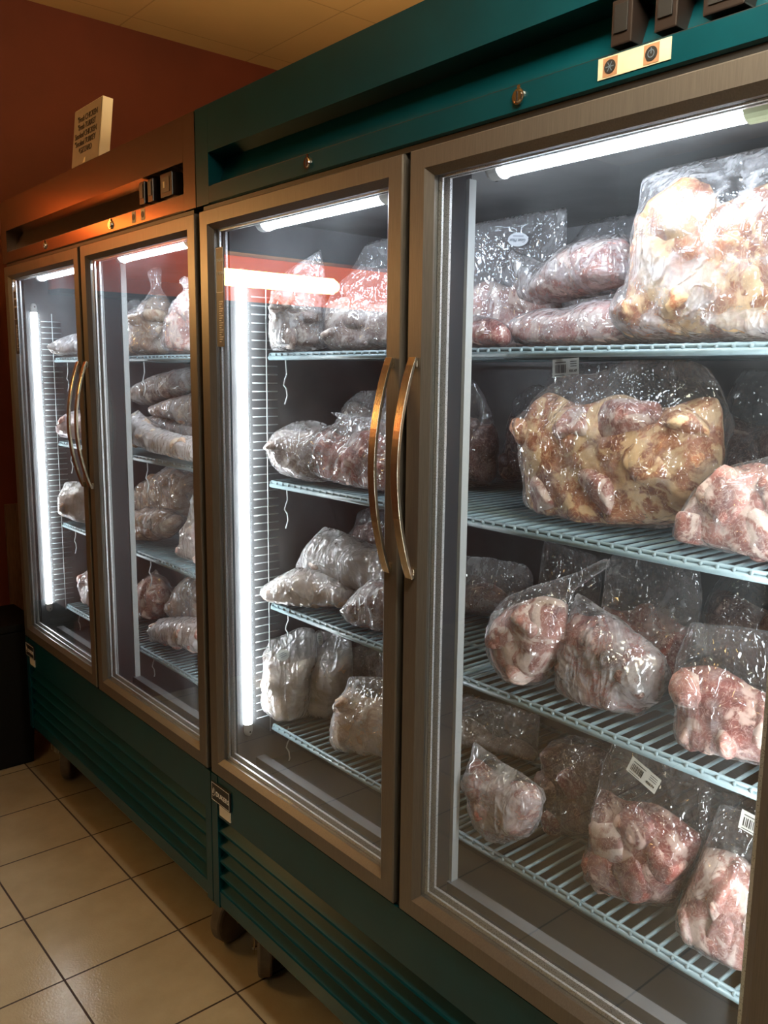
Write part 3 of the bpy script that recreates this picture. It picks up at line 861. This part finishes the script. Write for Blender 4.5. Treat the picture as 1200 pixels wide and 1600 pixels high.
    # the film: a membrane stretched over the pieces
    air = .010*np.sqrt(np.minimum(d/.03, 1))*(1+.5*wave_noise(V, rng, 25))
    obst = np.where(d == 0, 0, np.maximum(obst+.0015*(obst > 0), np.abs(air)*(.8 if kind or mass else 1)))
    ii = np.array([e for f in F for e in ((f[0], f[1]), (f[1], f[2]), (f[2], f[0]))]); ii = np.vstack([ii, ii[:, ::-1]])
    cnt = np.bincount(ii[:, 0], minlength=len(V)).astype(float)
    H = obst.copy()
    for _ in range(90):
        sm = np.bincount(ii[:, 0], weights=H[ii[:, 1]], minlength=len(V))/np.maximum(cnt, 1)
        H = np.where(d == 0, 0, np.maximum(obst, sm))
    for _ in range(2):
        sm = np.bincount(ii[:, 0], weights=H[ii[:, 1]], minlength=len(V))/np.maximum(cnt, 1)
        H = np.where(d == 0, 0, .5*H+.5*sm)
    # creases running down from the closed top, plus short cross folds
    sv = V.copy(); sv[:, 1] *= .35
    r1 = 1-np.abs(wave_noise(sv, rng, 55, 5)); r2 = 1-np.abs(wave_noise(V, rng, 38, 5))
    fold = np.clip(r1, 0, 1)**4*.0060+np.clip(r2, 0, 1)**5*.0050
    H = H+wr*fold*np.minimum(d/.012, 1)
    fV, fF = two_sided(V, F, H, d, 0.0, back)
    if rest is not None: fV[:, 2] = np.maximum(fV[:, 2], .0006)
    mesh_obj('plastic_film', fV, fF, FILM[film], root)
    for st in stickers:
        kind_s, (u, v), w, hgt, ang = st[:5]
        q = on_plane(u, v); q[0] = c[0]+(q[0]-c[0])*sc
        if rest is not None: q[1] = rest+(q[1]-zmin)*(zmax-rest)/(zmax-zmin)
        q = q-base
        near = np.hypot(V[:, 0]-q[0], V[:, 1]-q[1]) < max(w, hgt)*.55
        yy = -(H[near].max() if near.any() else .01)-.001
        m = MB()
        T = Matrix.Translation((q[0], yy, q[1])) @ Matrix.Rotation(ang, 4, 'Y')
        if kind_s == 'price':
            def B(x0, x1, z0, z1, mi, y=0.0):
                m.add([T @ Vector(p) for p in ((x0, y, z0), (x1, y, z0), (x1, y, z1), (x0, y, z1))], [(0, 1, 2, 3)], mi)
            B(-w/2, w/2, -hgt/2, hgt/2, 0)
            rr = random.Random(seed); x = -w*.40
            while x < -w*.02:
                t_ = rr.choice((.0008, .0012, .002)); B(x, x+t_, -hgt*.28, hgt*.18, 1, -.0004); x += t_+rr.choice((.0008, .0014))
            for k in range(3): B(w*.18, w*.42, hgt*(.30-.13*k), hgt*(.34-.13*k), 1, -.0004)
            B(-w*.40, w*.02, hgt*.28, hgt*.33, 1, -.0004); B(-w*.42, -w*.05, -hgt*.42, -hgt*.38, 1, -.0004)
            m.text(st[5], hgt*.19, T @ Matrix.Translation((w*.14, -.0005, -hgt*.26)) @ Matrix.Rotation(PI/2, 4, 'X'), 1, bold=.0002)
            lab = m.build('price_label', [M_PAPER, M_INK], root)
        else:
            n = 28
            m.add([T @ Vector((w/2*cos(2*PI*k/n), 0, hgt/2*sin(2*PI*k/n))) for k in range(n)], [tuple(range(n))], 0)
            if len(st) > 5 and st[5]:
                m.text(st[5], hgt*.36, T @ Matrix.Translation((0, -.0005, -hgt*.05)) @ Matrix.Rotation(PI/2, 4, 'X'), 1, shear=.35, align='CENTER')
                m.add([T @ Vector(p) for p in ((-w*.26, -.0004, -hgt*.22), (w*.26, -.0004, -hgt*.22), (w*.26, -.0004, -hgt*.27), (-w*.26, -.0004, -hgt*.27))], [(0, 1, 2, 3)], 1)
            else:
                for k in range(3):
                    z = hgt*(.15-.16*k); e = w*(.30-.06*abs(k-1))
                    m.add([T @ Vector(p) for p in ((-e, -.0004, z), (e, -.0004, z), (e, -.0004, z+hgt*.05), (-e, -.0004, z+hgt*.05))], [(0, 1, 2, 3)], 1)
            lab = m.build('oval_label', [M_OVAL if len(st) > 5 and st[5] else M_OVALG, M_INKB], root)
    return root

BAGS = []
def add(label, group, px, y0, thick, rest, **kw):
    BAGS.append(label)
    bag('bag_of_meat', label, group, px, y0, thick, rest, seed=len(BAGS)*7+3, **kw)

S1, S2, S3, S4 = SH
G = lambda k: 'meat bags on the %s shelf behind the near right door' % k
# ---- near freezer, right door
add('huge frosted bag of yellow-and-pink meat filling the right half of the top shelf', G('top'),
    [(968,490),(975,455),(985,400),(992,330),(1000,278),(1035,240),(1085,222),(1150,212),(1230,205),(1300,215),(1320,300),(1330,512),(1200,514),(1100,516),(1010,520),(972,512)],
    .235, .075, S1, kind='lump', meat='bone', film='frosty', size=.085, fill=.80, wr=1.4)
add('pink-and-white frozen joint in clear film lying over another joint, top shelf', G('top'),
    [(790,388),(828,402),(850,412),(875,388),(915,370),(985,364),(1000,400),(1000,450),(950,460),(885,472),(838,476),(808,466),(796,430)],
    .27, .055, None, kind='leg', meat='pale', film='frosty', size=.13, aspect=2.0, meat_px=[(825,466),(835,440),(872,396),(915,374),(985,368),(996,445),(885,470),(838,474)])
add('lower long pale joint in clear film, under the joint on the top shelf', G('top'),
    [(797,522),(799,492),(830,482),(880,478),(930,468),(1000,466),(1005,520),(940,526),(850,528)],
    .255, .05, S1, kind='leg', meat='pale', film='haze', size=.10, aspect=2.4, fill=.95)
add('standing clear zip bag with a white oval sticker, back left of the top shelf', G('top'),
    [(735,525),(738,306),(800,308),(886,316),(888,370),(885,440),(878,524),(800,528)],
    .37, .035, S1, kind='lump', meat='pale', film='haze', size=.06, fill=.52, stickers=[('oval', (817, 368), .052, .026, PI+.12, 'Goat Meat')])
add('small reddish bag lying at the far left front of the top shelf', G('top'),
    [(722,528),(722,500),(740,490),(780,496),(800,505),(800,528)], .20, .028, S1, kind='lump', meat='beef', film='clear', size=.04, fill=.95)
add('dim bag half hidden behind the joints, back of the top shelf', G('top'),
    [(880,520),(882,380),(920,320),(960,296),(1010,310),(1020,520)], .52, .05, S1, kind='lump', meat='grey', film='haze', size=.07, fill=.6)

add('biggest clear bag of yellow bony cuts, middle of the second shelf', G('second'),
    [(826,812),(820,770),(812,700),(818,655),(838,618),(880,590),(925,588),(975,560),(1035,533),(1075,540),(1110,575),(1138,625),(1142,690),(1135,745),(1118,800),(1095,830),(1040,846),(960,842),(880,826)],
    .245, .08, S2, kind='lump', meat='bone', film='clear', size=.075, fill=.78, wr=1.3, frac=('pale', .35))
add('flat bag of pink square-cut meat at the right end of the second shelf', G('second'),
    [(1052,832),(1060,800),(1080,765),(1112,735),(1160,722),(1230,705),(1288,702),(1292,884),(1230,876),(1140,856),(1070,842)],
    .185, .040, S2, kind='cube', meat='pale', film='clear', size=.060, fill=.9)
add('clear bag with a white price label standing behind the biggest bag, second shelf', G('second'),
    [(838,800),(842,640),(852,600),(866,556),(925,548),(1000,552),(1060,556),(1070,800)],
    .40, .045, S2, kind='lump', meat='grey', film='clear', size=.07, fill=.62, stickers=[('price', (895, 577), .062, .034, -.06, '$31.47')])
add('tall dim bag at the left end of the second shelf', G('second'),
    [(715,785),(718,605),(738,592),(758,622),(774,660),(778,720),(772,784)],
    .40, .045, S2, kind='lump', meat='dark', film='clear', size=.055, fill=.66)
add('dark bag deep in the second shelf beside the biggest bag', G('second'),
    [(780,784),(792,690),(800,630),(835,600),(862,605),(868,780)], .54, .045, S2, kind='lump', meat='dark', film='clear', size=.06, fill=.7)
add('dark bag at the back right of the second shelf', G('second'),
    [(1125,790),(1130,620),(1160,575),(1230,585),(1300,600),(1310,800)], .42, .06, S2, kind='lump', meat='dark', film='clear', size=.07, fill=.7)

add('round knotted bag of pink meat with its twisted neck pointing right, third shelf', G('third'),
    [(800,1096),(772,1068),(755,1015),(762,975),(785,945),(830,922),(870,912),(905,895),(950,872),(962,880),(930,905),(898,930),(896,965),(890,1010),(872,1062),(845,1097)], 0.168, .055, S3, rot=0.0, kind='lump', meat='pale', film='clear', size=.055, fill=.85, meat_px=[(800,1094),(775,1068),(760,1015),(768,978),(795,955),(850,935),(885,945),(886,1010),(868,1060),(845,1094)])
add('slumped frosty bag of dark meat beside the knotted bag, third shelf', G('third'),
    [(872,1100),(868,1050),(872,1005),(888,965),(900,925),(930,945),(965,972),(1005,1000),(1046,1036),(1046,1075),(1034,1115),(1000,1142),(960,1132),(905,1116)], 0.205, .055, S3, rot=0.0, kind='lump', meat='beef', film='frosty', size=.045, fill=.88, frac=('dark', .4))
add('flat-topped zip bag of brown meat behind the slumped bag, third shelf', G('third'),
    [(935,1085),(938,960),(945,885),(960,862),(1030,872),(1097,886),(1097,975),(1080,1030),(1060,1100)],
    .345, .045, S3, kind='lump', meat='beef', film='haze', size=.05, fill=.58)
add('red meat in a tall clear-topped zip bag at the right end of the third shelf', G('third'),
    [(1046,1168),(1050,1130),(1056,1080),(1050,1045),(1064,1010),(1078,975),(1140,980),(1230,988),(1252,991),(1256,1249),(1235,1242),(1140,1210),(1070,1190)],
    .185, .048, S3, kind='lump', meat='beef', film='clear', size=.055, fill=.60, frac=('pale', .45))
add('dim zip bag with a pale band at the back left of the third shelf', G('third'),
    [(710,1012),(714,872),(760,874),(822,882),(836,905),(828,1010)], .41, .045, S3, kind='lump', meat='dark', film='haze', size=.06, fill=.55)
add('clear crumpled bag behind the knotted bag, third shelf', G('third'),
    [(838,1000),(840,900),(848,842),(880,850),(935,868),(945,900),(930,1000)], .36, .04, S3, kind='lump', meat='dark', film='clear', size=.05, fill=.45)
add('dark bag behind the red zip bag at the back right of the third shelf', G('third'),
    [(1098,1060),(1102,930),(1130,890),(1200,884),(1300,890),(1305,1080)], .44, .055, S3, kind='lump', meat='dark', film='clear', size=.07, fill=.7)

add('white-frosted bag sagging over brown meat at the left end of the bottom shelf', G('bottom'),
    [(780,1354),(752,1328),(738,1290),(732,1240),(732,1185),(738,1156),(752,1168),(790,1196),(835,1222),(850,1262),(848,1300),(828,1335)], 0.156, .045, S4, rot=0.0, kind='lump', meat='beef', film='frosty', size=.055, fill=.80)
add('see-through bag at the back left of the bottom shelf', G('bottom'),
    [(708,1260),(714,1140),(724,1098),(780,1106),(846,1118),(842,1190),(838,1270)], .40, .04, S4, kind='lump', meat='grey', film='haze', size=.05, fill=.45)
add('bag of dark red chunks behind the labelled bag, bottom shelf', G('bottom'),
    [(862,1325),(848,1280),(842,1215),(856,1165),(895,1150),(948,1158),(960,1200),(955,1300),(930,1350),(895,1345)],
    .285, .05, S4, kind='cube', meat='dark', film='clear', size=.055, fill=.9, frac=('beef', .4))
add('tall clear bag of cubed red meat with a barcode price label, bottom shelf', G('bottom'),
    [(908,1380),(915,1330),(928,1250),(940,1195),(954,1160),(1010,1172),(1065,1190),(1116,1230),(1112,1290),(1095,1345),(1072,1395),(1056,1434),(1010,1432),(955,1404)],
    .20, .05, S4, kind='cube', meat='beef', film='clear', size=.058, fill=.66, frac=('pale', .35), stickers=[('price', (1019, 1206), .056, .029, .38, '$22.74')])
add('bag of pale pink chunks at the right end of the bottom shelf', G('bottom'),
    [(1052,1430),(1066,1385),(1086,1345),(1106,1300),(1124,1255),(1150,1262),(1200,1278),(1222,1284),(1226,1526),(1150,1492),(1090,1462)],
    .19, .048, S4, kind='lump', meat='pale', film='clear', size=.055, fill=.66, aspect=.6, stickers=[('price', (1190, 1288), .05, .030, .12, '$19.62')])
add('dark speckled bag behind the pale pink chunks, back right of the bottom shelf', G('bottom'),
    [(1080,1380),(1090,1230),(1180,1250),(1300,1270),(1300,1420)], .36, .045, S4, kind='lump', meat='dark', film='haze', size=.06, fill=.7)

# ---- near freezer, left door
G = lambda k: 'meat bags on the %s shelf behind the near left door' % k
add('glaring white bag with a pointed corner nearest the light tube, top shelf', G('top'),
    [(422,545),(418,520),(420,470),(424,435),(455,415),(486,400),(503,388),(508,420),(512,450),(514,540),(470,546)], 0.128, .055, S1, rot=0.6, back=.35, kind='lump', meat='grey', film='frosty', size=.06, fill=.72)
add('puffy clear bag of grey meat beside the pointed bag, top shelf', G('top'),
    [(510,545),(506,500),(512,465),(528,440),(548,425),(575,416),(600,418),(640,420),(655,460),(655,540),(560,548)], 0.2, .06, S1, rot=0.35, kind='lump', meat='grey', film='clear', size=.06, fill=.62, wr=1.4)
add('dim bag in the back right corner of the top shelf behind the puffy bag', G('top'),
    [(540,540),(545,420),(570,380),(600,366),(660,380),(665,540)], 0.34, .05, S1, rot=0.2, kind='lump', meat='grey', film='haze', size=.06, fill=.6)
add('crumpled bag with a bright lit end at the left of the second shelf', G('second'),
    [(435,740),(420,718),(416,692),(428,675),(460,660),(490,656),(512,662),(520,700),(515,752),(480,752)], 0.125, .055, S2, rot=0.55, back=.35, kind='lump', meat='grey', film='haze', size=.06, fill=.9, wr=1.6)
add('larger wrinkled bag with a torn white flap on top, second shelf', G('second'),
    [(478,760),(472,735),(480,700),(500,675),(530,660),(514,643),(545,650),(590,655),(640,665),(660,700),(662,800),(590,788),(520,772)], 0.19, .055, S2, rot=0.1, kind='lump', meat='beef', film='haze', size=.055, fill=.75, wr=1.8)
add('dim flat bag at the back of the second shelf above the torn bag', G('second'),
    [(535,730),(536,628),(560,612),(620,605),(680,612),(690,730)], 0.34, .045, S2, rot=0.0, kind='lump', meat='grey', film='haze', size=.06, fill=.8)
add('large pale bag resting on the bag below it, third shelf', G('third'),
    [(470,912),(464,878),(478,850),(505,822),(540,832),(580,850),(640,862),(660,880),(655,935),(580,928),(520,920)], 0.215, .055, None, rot=0.2, kind='lump', meat='grey', film='milky', size=.07, fill=.92)
add('flat white bag lying across the front left of the third shelf', G('third'),
    [(408,962),(404,940),(430,912),(465,886),(505,895),(540,915),(560,945),(545,975),(500,978),(440,972)], 0.118, .045, S3, rot=0.45, back=.4, kind='lump', meat='poultry', film='milky', size=.06, fill=.85)
add('small dark wrinkled bag at the right front of the third shelf', G('third'),
    [(545,995),(540,962),(556,930),(578,908),(620,905),(665,915),(668,1020),(610,1010)], 0.17, .038, S3, rot=0.15, kind='lump', meat='dark', film='haze', size=.045, fill=.85, wr=1.6)
add('dark shiny bag hanging at the back right of the third shelf', G('third'),
    [(552,915),(550,840),(556,800),(575,792),(640,800),(670,820),(675,925)], 0.37, .045, S3, rot=0.0, kind='lump', meat='dark', film='clear', size=.05, fill=.8)
add('big white bag with an oval label next to the light tube, bottom shelf', G('bottom'),
    [(410,1140),(404,1115),(410,1060),(405,1018),(440,995),(472,978),(492,985),(496,1030),(490,1090),(486,1150),(440,1152)], 0.122, .06, S4, rot=0.8, back=.3, kind='leg', meat='poultry', film='milky', size=.09, fill=.72, stickers=[('oval', (446, 1024), .034, .028, -.5, None)])
add('big white bag with a dark oval label, second from the light tube, bottom shelf', G('bottom'),
    [(480,1165),(474,1110),(468,1060),(480,1005),(496,985),(530,988),(552,1000),(556,1060),(550,1130),(535,1180)], 0.235, .06, S4, rot=0.3, back=.6, kind='leg', meat='poultry', film='milky', size=.085, fill=.70, stickers=[('oval', (507, 1000), .017, .032, -.15, None)])
add('stiff clear bag of yellowish pieces at the right front of the bottom shelf', G('bottom'),
    [(518,1190),(514,1160),(524,1120),(540,1085),(544,1062),(585,1060),(630,1064),(668,1068),(670,1235),(600,1216),(545,1204)], 0.175, .05, S4, rot=0.2, kind='lump', meat='poultry', film='haze', size=.055, fill=.72, aspect=.7)
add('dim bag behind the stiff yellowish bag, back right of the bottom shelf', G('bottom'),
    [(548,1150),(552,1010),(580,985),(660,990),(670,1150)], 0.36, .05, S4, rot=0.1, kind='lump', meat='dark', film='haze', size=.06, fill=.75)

# ---- far freezer, right door
G = lambda k: 'meat bags on the %s shelf behind the far right door' % k
add('tall bag gathered into an upright frill, top shelf of the far right door', G('top'),
    [(212,546),(203,530),(206,500),(220,468),(236,448),(228,425),(240,418),(256,414),(254,446),(268,466),(272,500),(268,545)], 0.2, .06, S1, rot=0.3, kind='lump', meat='poultry', film='haze', size=.06, fill=.68)
add('whitish bag with a tied knot right of the frilled bag, top shelf', G('top'),
    [(262,545),(258,515),(266,490),(278,464),(290,452),(276,438),(288,430),(306,436),(306,452),(330,460),(335,545)], 0.19, .06, S1, rot=0.2, kind='lump', meat='pale', film='haze', size=.06, fill=.8)
add('narrow dim bag behind the frilled bag, top shelf of the far right door', G('top'),
    [(192,545),(193,490),(200,470),(222,465),(230,545)], 0.33, .05, S1, rot=0.0, kind='lump', meat='grey', film='clear', size=.05, fill=.8)
add('topmost of the flat bags stacked on the second shelf, far right door', G('second'),
    [(204,618),(214,600),(240,586),(280,576),(335,560),(335,608),(290,622),(240,634),(215,632)], 0.25, .055, None, rot=0.1, kind='lump', meat='grey', film='haze', size=.06, fill=.95)
add('second of the flat stacked bags from the top, far right door', G('second'),
    [(238,650),(232,634),(262,624),(300,614),(335,606),(335,672),(300,664),(262,656)], 0.24, .05, None, rot=0.1, kind='lump', meat='poultry', film='haze', size=.06, fill=.95)
add('third of the flat stacked bags from the top, far right door', G('second'),
    [(226,664),(222,652),(250,646),(300,656),(335,664),(335,702),(290,692),(250,684)], 0.235, .045, None, rot=0.1, kind='lump', meat='grey', film='haze', size=.05, fill=.95)
add('bottom bag of the flat stack on the second shelf, far right door', G('second'),
    [(215,704),(206,680),(202,650),(215,640),(240,670),(280,682),(335,692),(335,738),(280,724),(232,712)], 0.165, .045, S2, rot=0.0, kind='lump', meat='poultry', film='milky', size=.05, fill=.9)
add('large dull bag at the back of the third shelf, far right door', G('third'),
    [(206,800),(204,765),(235,742),(268,724),(300,728),(312,760),(300,805)], .37, .06, S3, kind='lump', meat='poultry', film='haze', size=.06, fill=.9)
add('shiny orange-brown bag at the left front of the third shelf, far right door', G('third'),
    [(210,868),(202,842),(205,810),(225,796),(262,794),(284,806),(288,830),(272,862),(240,876)], .22, .055, S3, kind='lump', meat='poultry', film='clear', size=.055, fill=.95, wr=1.6)
add('clear bag leaning at the right end of the third shelf, far right door', G('third'),
    [(284,888),(288,850),(294,800),(302,768),(335,760),(338,908)], .21, .05, S3, kind='lump', meat='pale', film='milky', size=.05, fill=.5)
add('wrinkled pinkish bag at the left of the bottom shelf, far right door', G('bottom'),
    [(214,985),(210,950),(218,920),(234,900),(246,890),(256,905),(270,945),(266,985),(240,992)], .27, .055, S4, kind='lump', meat='pale', film='clear', size=.055, fill=.85, wr=1.5)
add('bag with a slanted seam above the square block, bottom shelf, far right door', G('bottom'),
    [(266,965),(270,930),(284,905),(310,890),(335,895),(335,985),(290,975)], 0.28, .05, None, rot=0.0, kind='lump', meat='poultry', film='haze', size=.05, fill=.85)
add('square block bag at the front of the bottom shelf, far right door', G('bottom'),
    [(240,1032),(246,980),(275,972),(310,968),(338,972),(338,1050),(280,1038)], 0.19, .05, S4, rot=0.0, kind='lump', meat='pale', film='milky', size=.05, fill=.95)
# ---- far freezer, left door
G = lambda k: 'meat bags on the %s shelf behind the far left door' % k
add('brightly lit crumpled bag on the top shelf of the far left door', G('top'),
    [(82,566),(78,550),(90,534),(112,522),(140,520),(142,572),(100,574)], 0.112, .05, S1, rot=0.6, back=.35, kind='lump', meat='grey', film='milky', size=.05, fill=.8, wr=1.6)
add('lit round bag on the second shelf of the far left door', G('second'),
    [(92,688),(88,668),(98,650),(120,640),(150,645),(152,698),(110,692)], 0.122, .05, S2, rot=0.6, back=.35, kind='lump', meat='pale', film='milky', size=.05, fill=.9)
add('boxy white bag on the third shelf of the far left door', G('third'),
    [(96,818),(90,800),(94,775),(100,754),(118,752),(150,758),(152,842),(115,832)], 0.115, .055, S3, rot=0.6, back=.35, kind='lump', meat='poultry', film='milky', size=.06, fill=.9)
add('pale bag low on the bottom shelf of the far left door', G('bottom'),
    [(130,945),(124,920),(130,895),(150,885),(170,890),(172,962),(145,955)], 0.18, .05, S4, rot=0.3, kind='lump', meat='pale', film='milky', size=.05, fill=.9)

# ------------------------------------------------------------------ sign on the far freezer
sg = tag(empty('list_sign', (-.735, .004, 2.0865)), 'white boxed sign listing chicken, turkey and gizzard on top of the far freezer', 'sign')
lean = -.11
R = Matrix.Rotation(lean, 4, 'X')
m = MB(); m.box(0, .195, .0015, .030, 0, .158); m.v = [tuple(R @ Vector(v)) for v in m.v]; m.build('board', M_SIGNS, sg, bevel=.002)
m = MB(); m.box(.003, .192, .0, .0013, .003, .155); m.v = [tuple(R @ Vector(v)) for v in m.v]
sf = m.build('paper_face', M_SIGNF, sg)
m = MB()
for i, t in enumerate(['"Fresh CHICKEN', '"Fresh TURKEY', 'Smoked CHICKEN', '"Smoked TURKEY', '*GIZZARD']):
    x = (.030, .034, .016, .018, .05)[i]
    m.text(t, .0225, R @ on_front(x, .118-.0215*i, -.0008), 0, .86)
m.build('lettering', M_INK, sf)
m = MB(); m.add([R @ Vector(p) for p in ((.085, -.0006, .004), (.103, -.0006, .004), (.103, -.0006, .018), (.094, -.0006, .016))], [(0, 1, 2, 3)]); m.build('torn_corner', M_SIGNS, sf)

# ------------------------------------------------------------------ dark things at the far left
M_BIN = simple('matt_black_plastic', (0.006, 0.006, 0.006), 0.7, spec=0.2)
b = tag(empty('waste_bin', (-1.67, -.06, 0)), 'black plastic waste bin standing against the dark red wall', 'bin')
m = MB(); n = 4
m.add([(-.12,-.12,0),(.12,-.12,0),(.12,.12,0),(-.12,.12,0),(-.15,-.15,.55),(.15,-.15,.55),(.15,.15,.55),(-.15,.15,.55)], [(0,3,2,1),(0,1,5,4),(1,2,6,5),(2,3,7,6),(3,0,4,7),(4,5,6,7)])
m.build('body', M_BIN, b, bevel=.012)
m = MB(); m.box(-.158, .158, -.158, .158, .551, .58); m.build('lid', M_BIN, b, bevel=.008)
b = tag(empty('wooden_board', (-1.88, .128, 0)), 'narrow brown board standing against the red wall beside the far freezer', 'board')
M_WOOD = simple('brown_board', (0.20, 0.115, 0.07), 0.6, 0, 0.2, 10, stretch=(20, 20, 2))
MB().box(-.018, .0, -.028, .028, 0, .985).build('plank', M_WOOD, b, bevel=.002)
b = tag(empty('carton', (-1.60, .18, 0)), 'small pale carton on the floor under the far freezer corner', 'box')
m = MB(); m.box(-.03, .03, -.03, .03, 0, .055); m.build('box', M_CREAM, b, bevel=.002)
m = MB(); m.box(-.005, .005, -.0315, -.0305, .0, .055); m.build('tape', M_BROWNL, b)
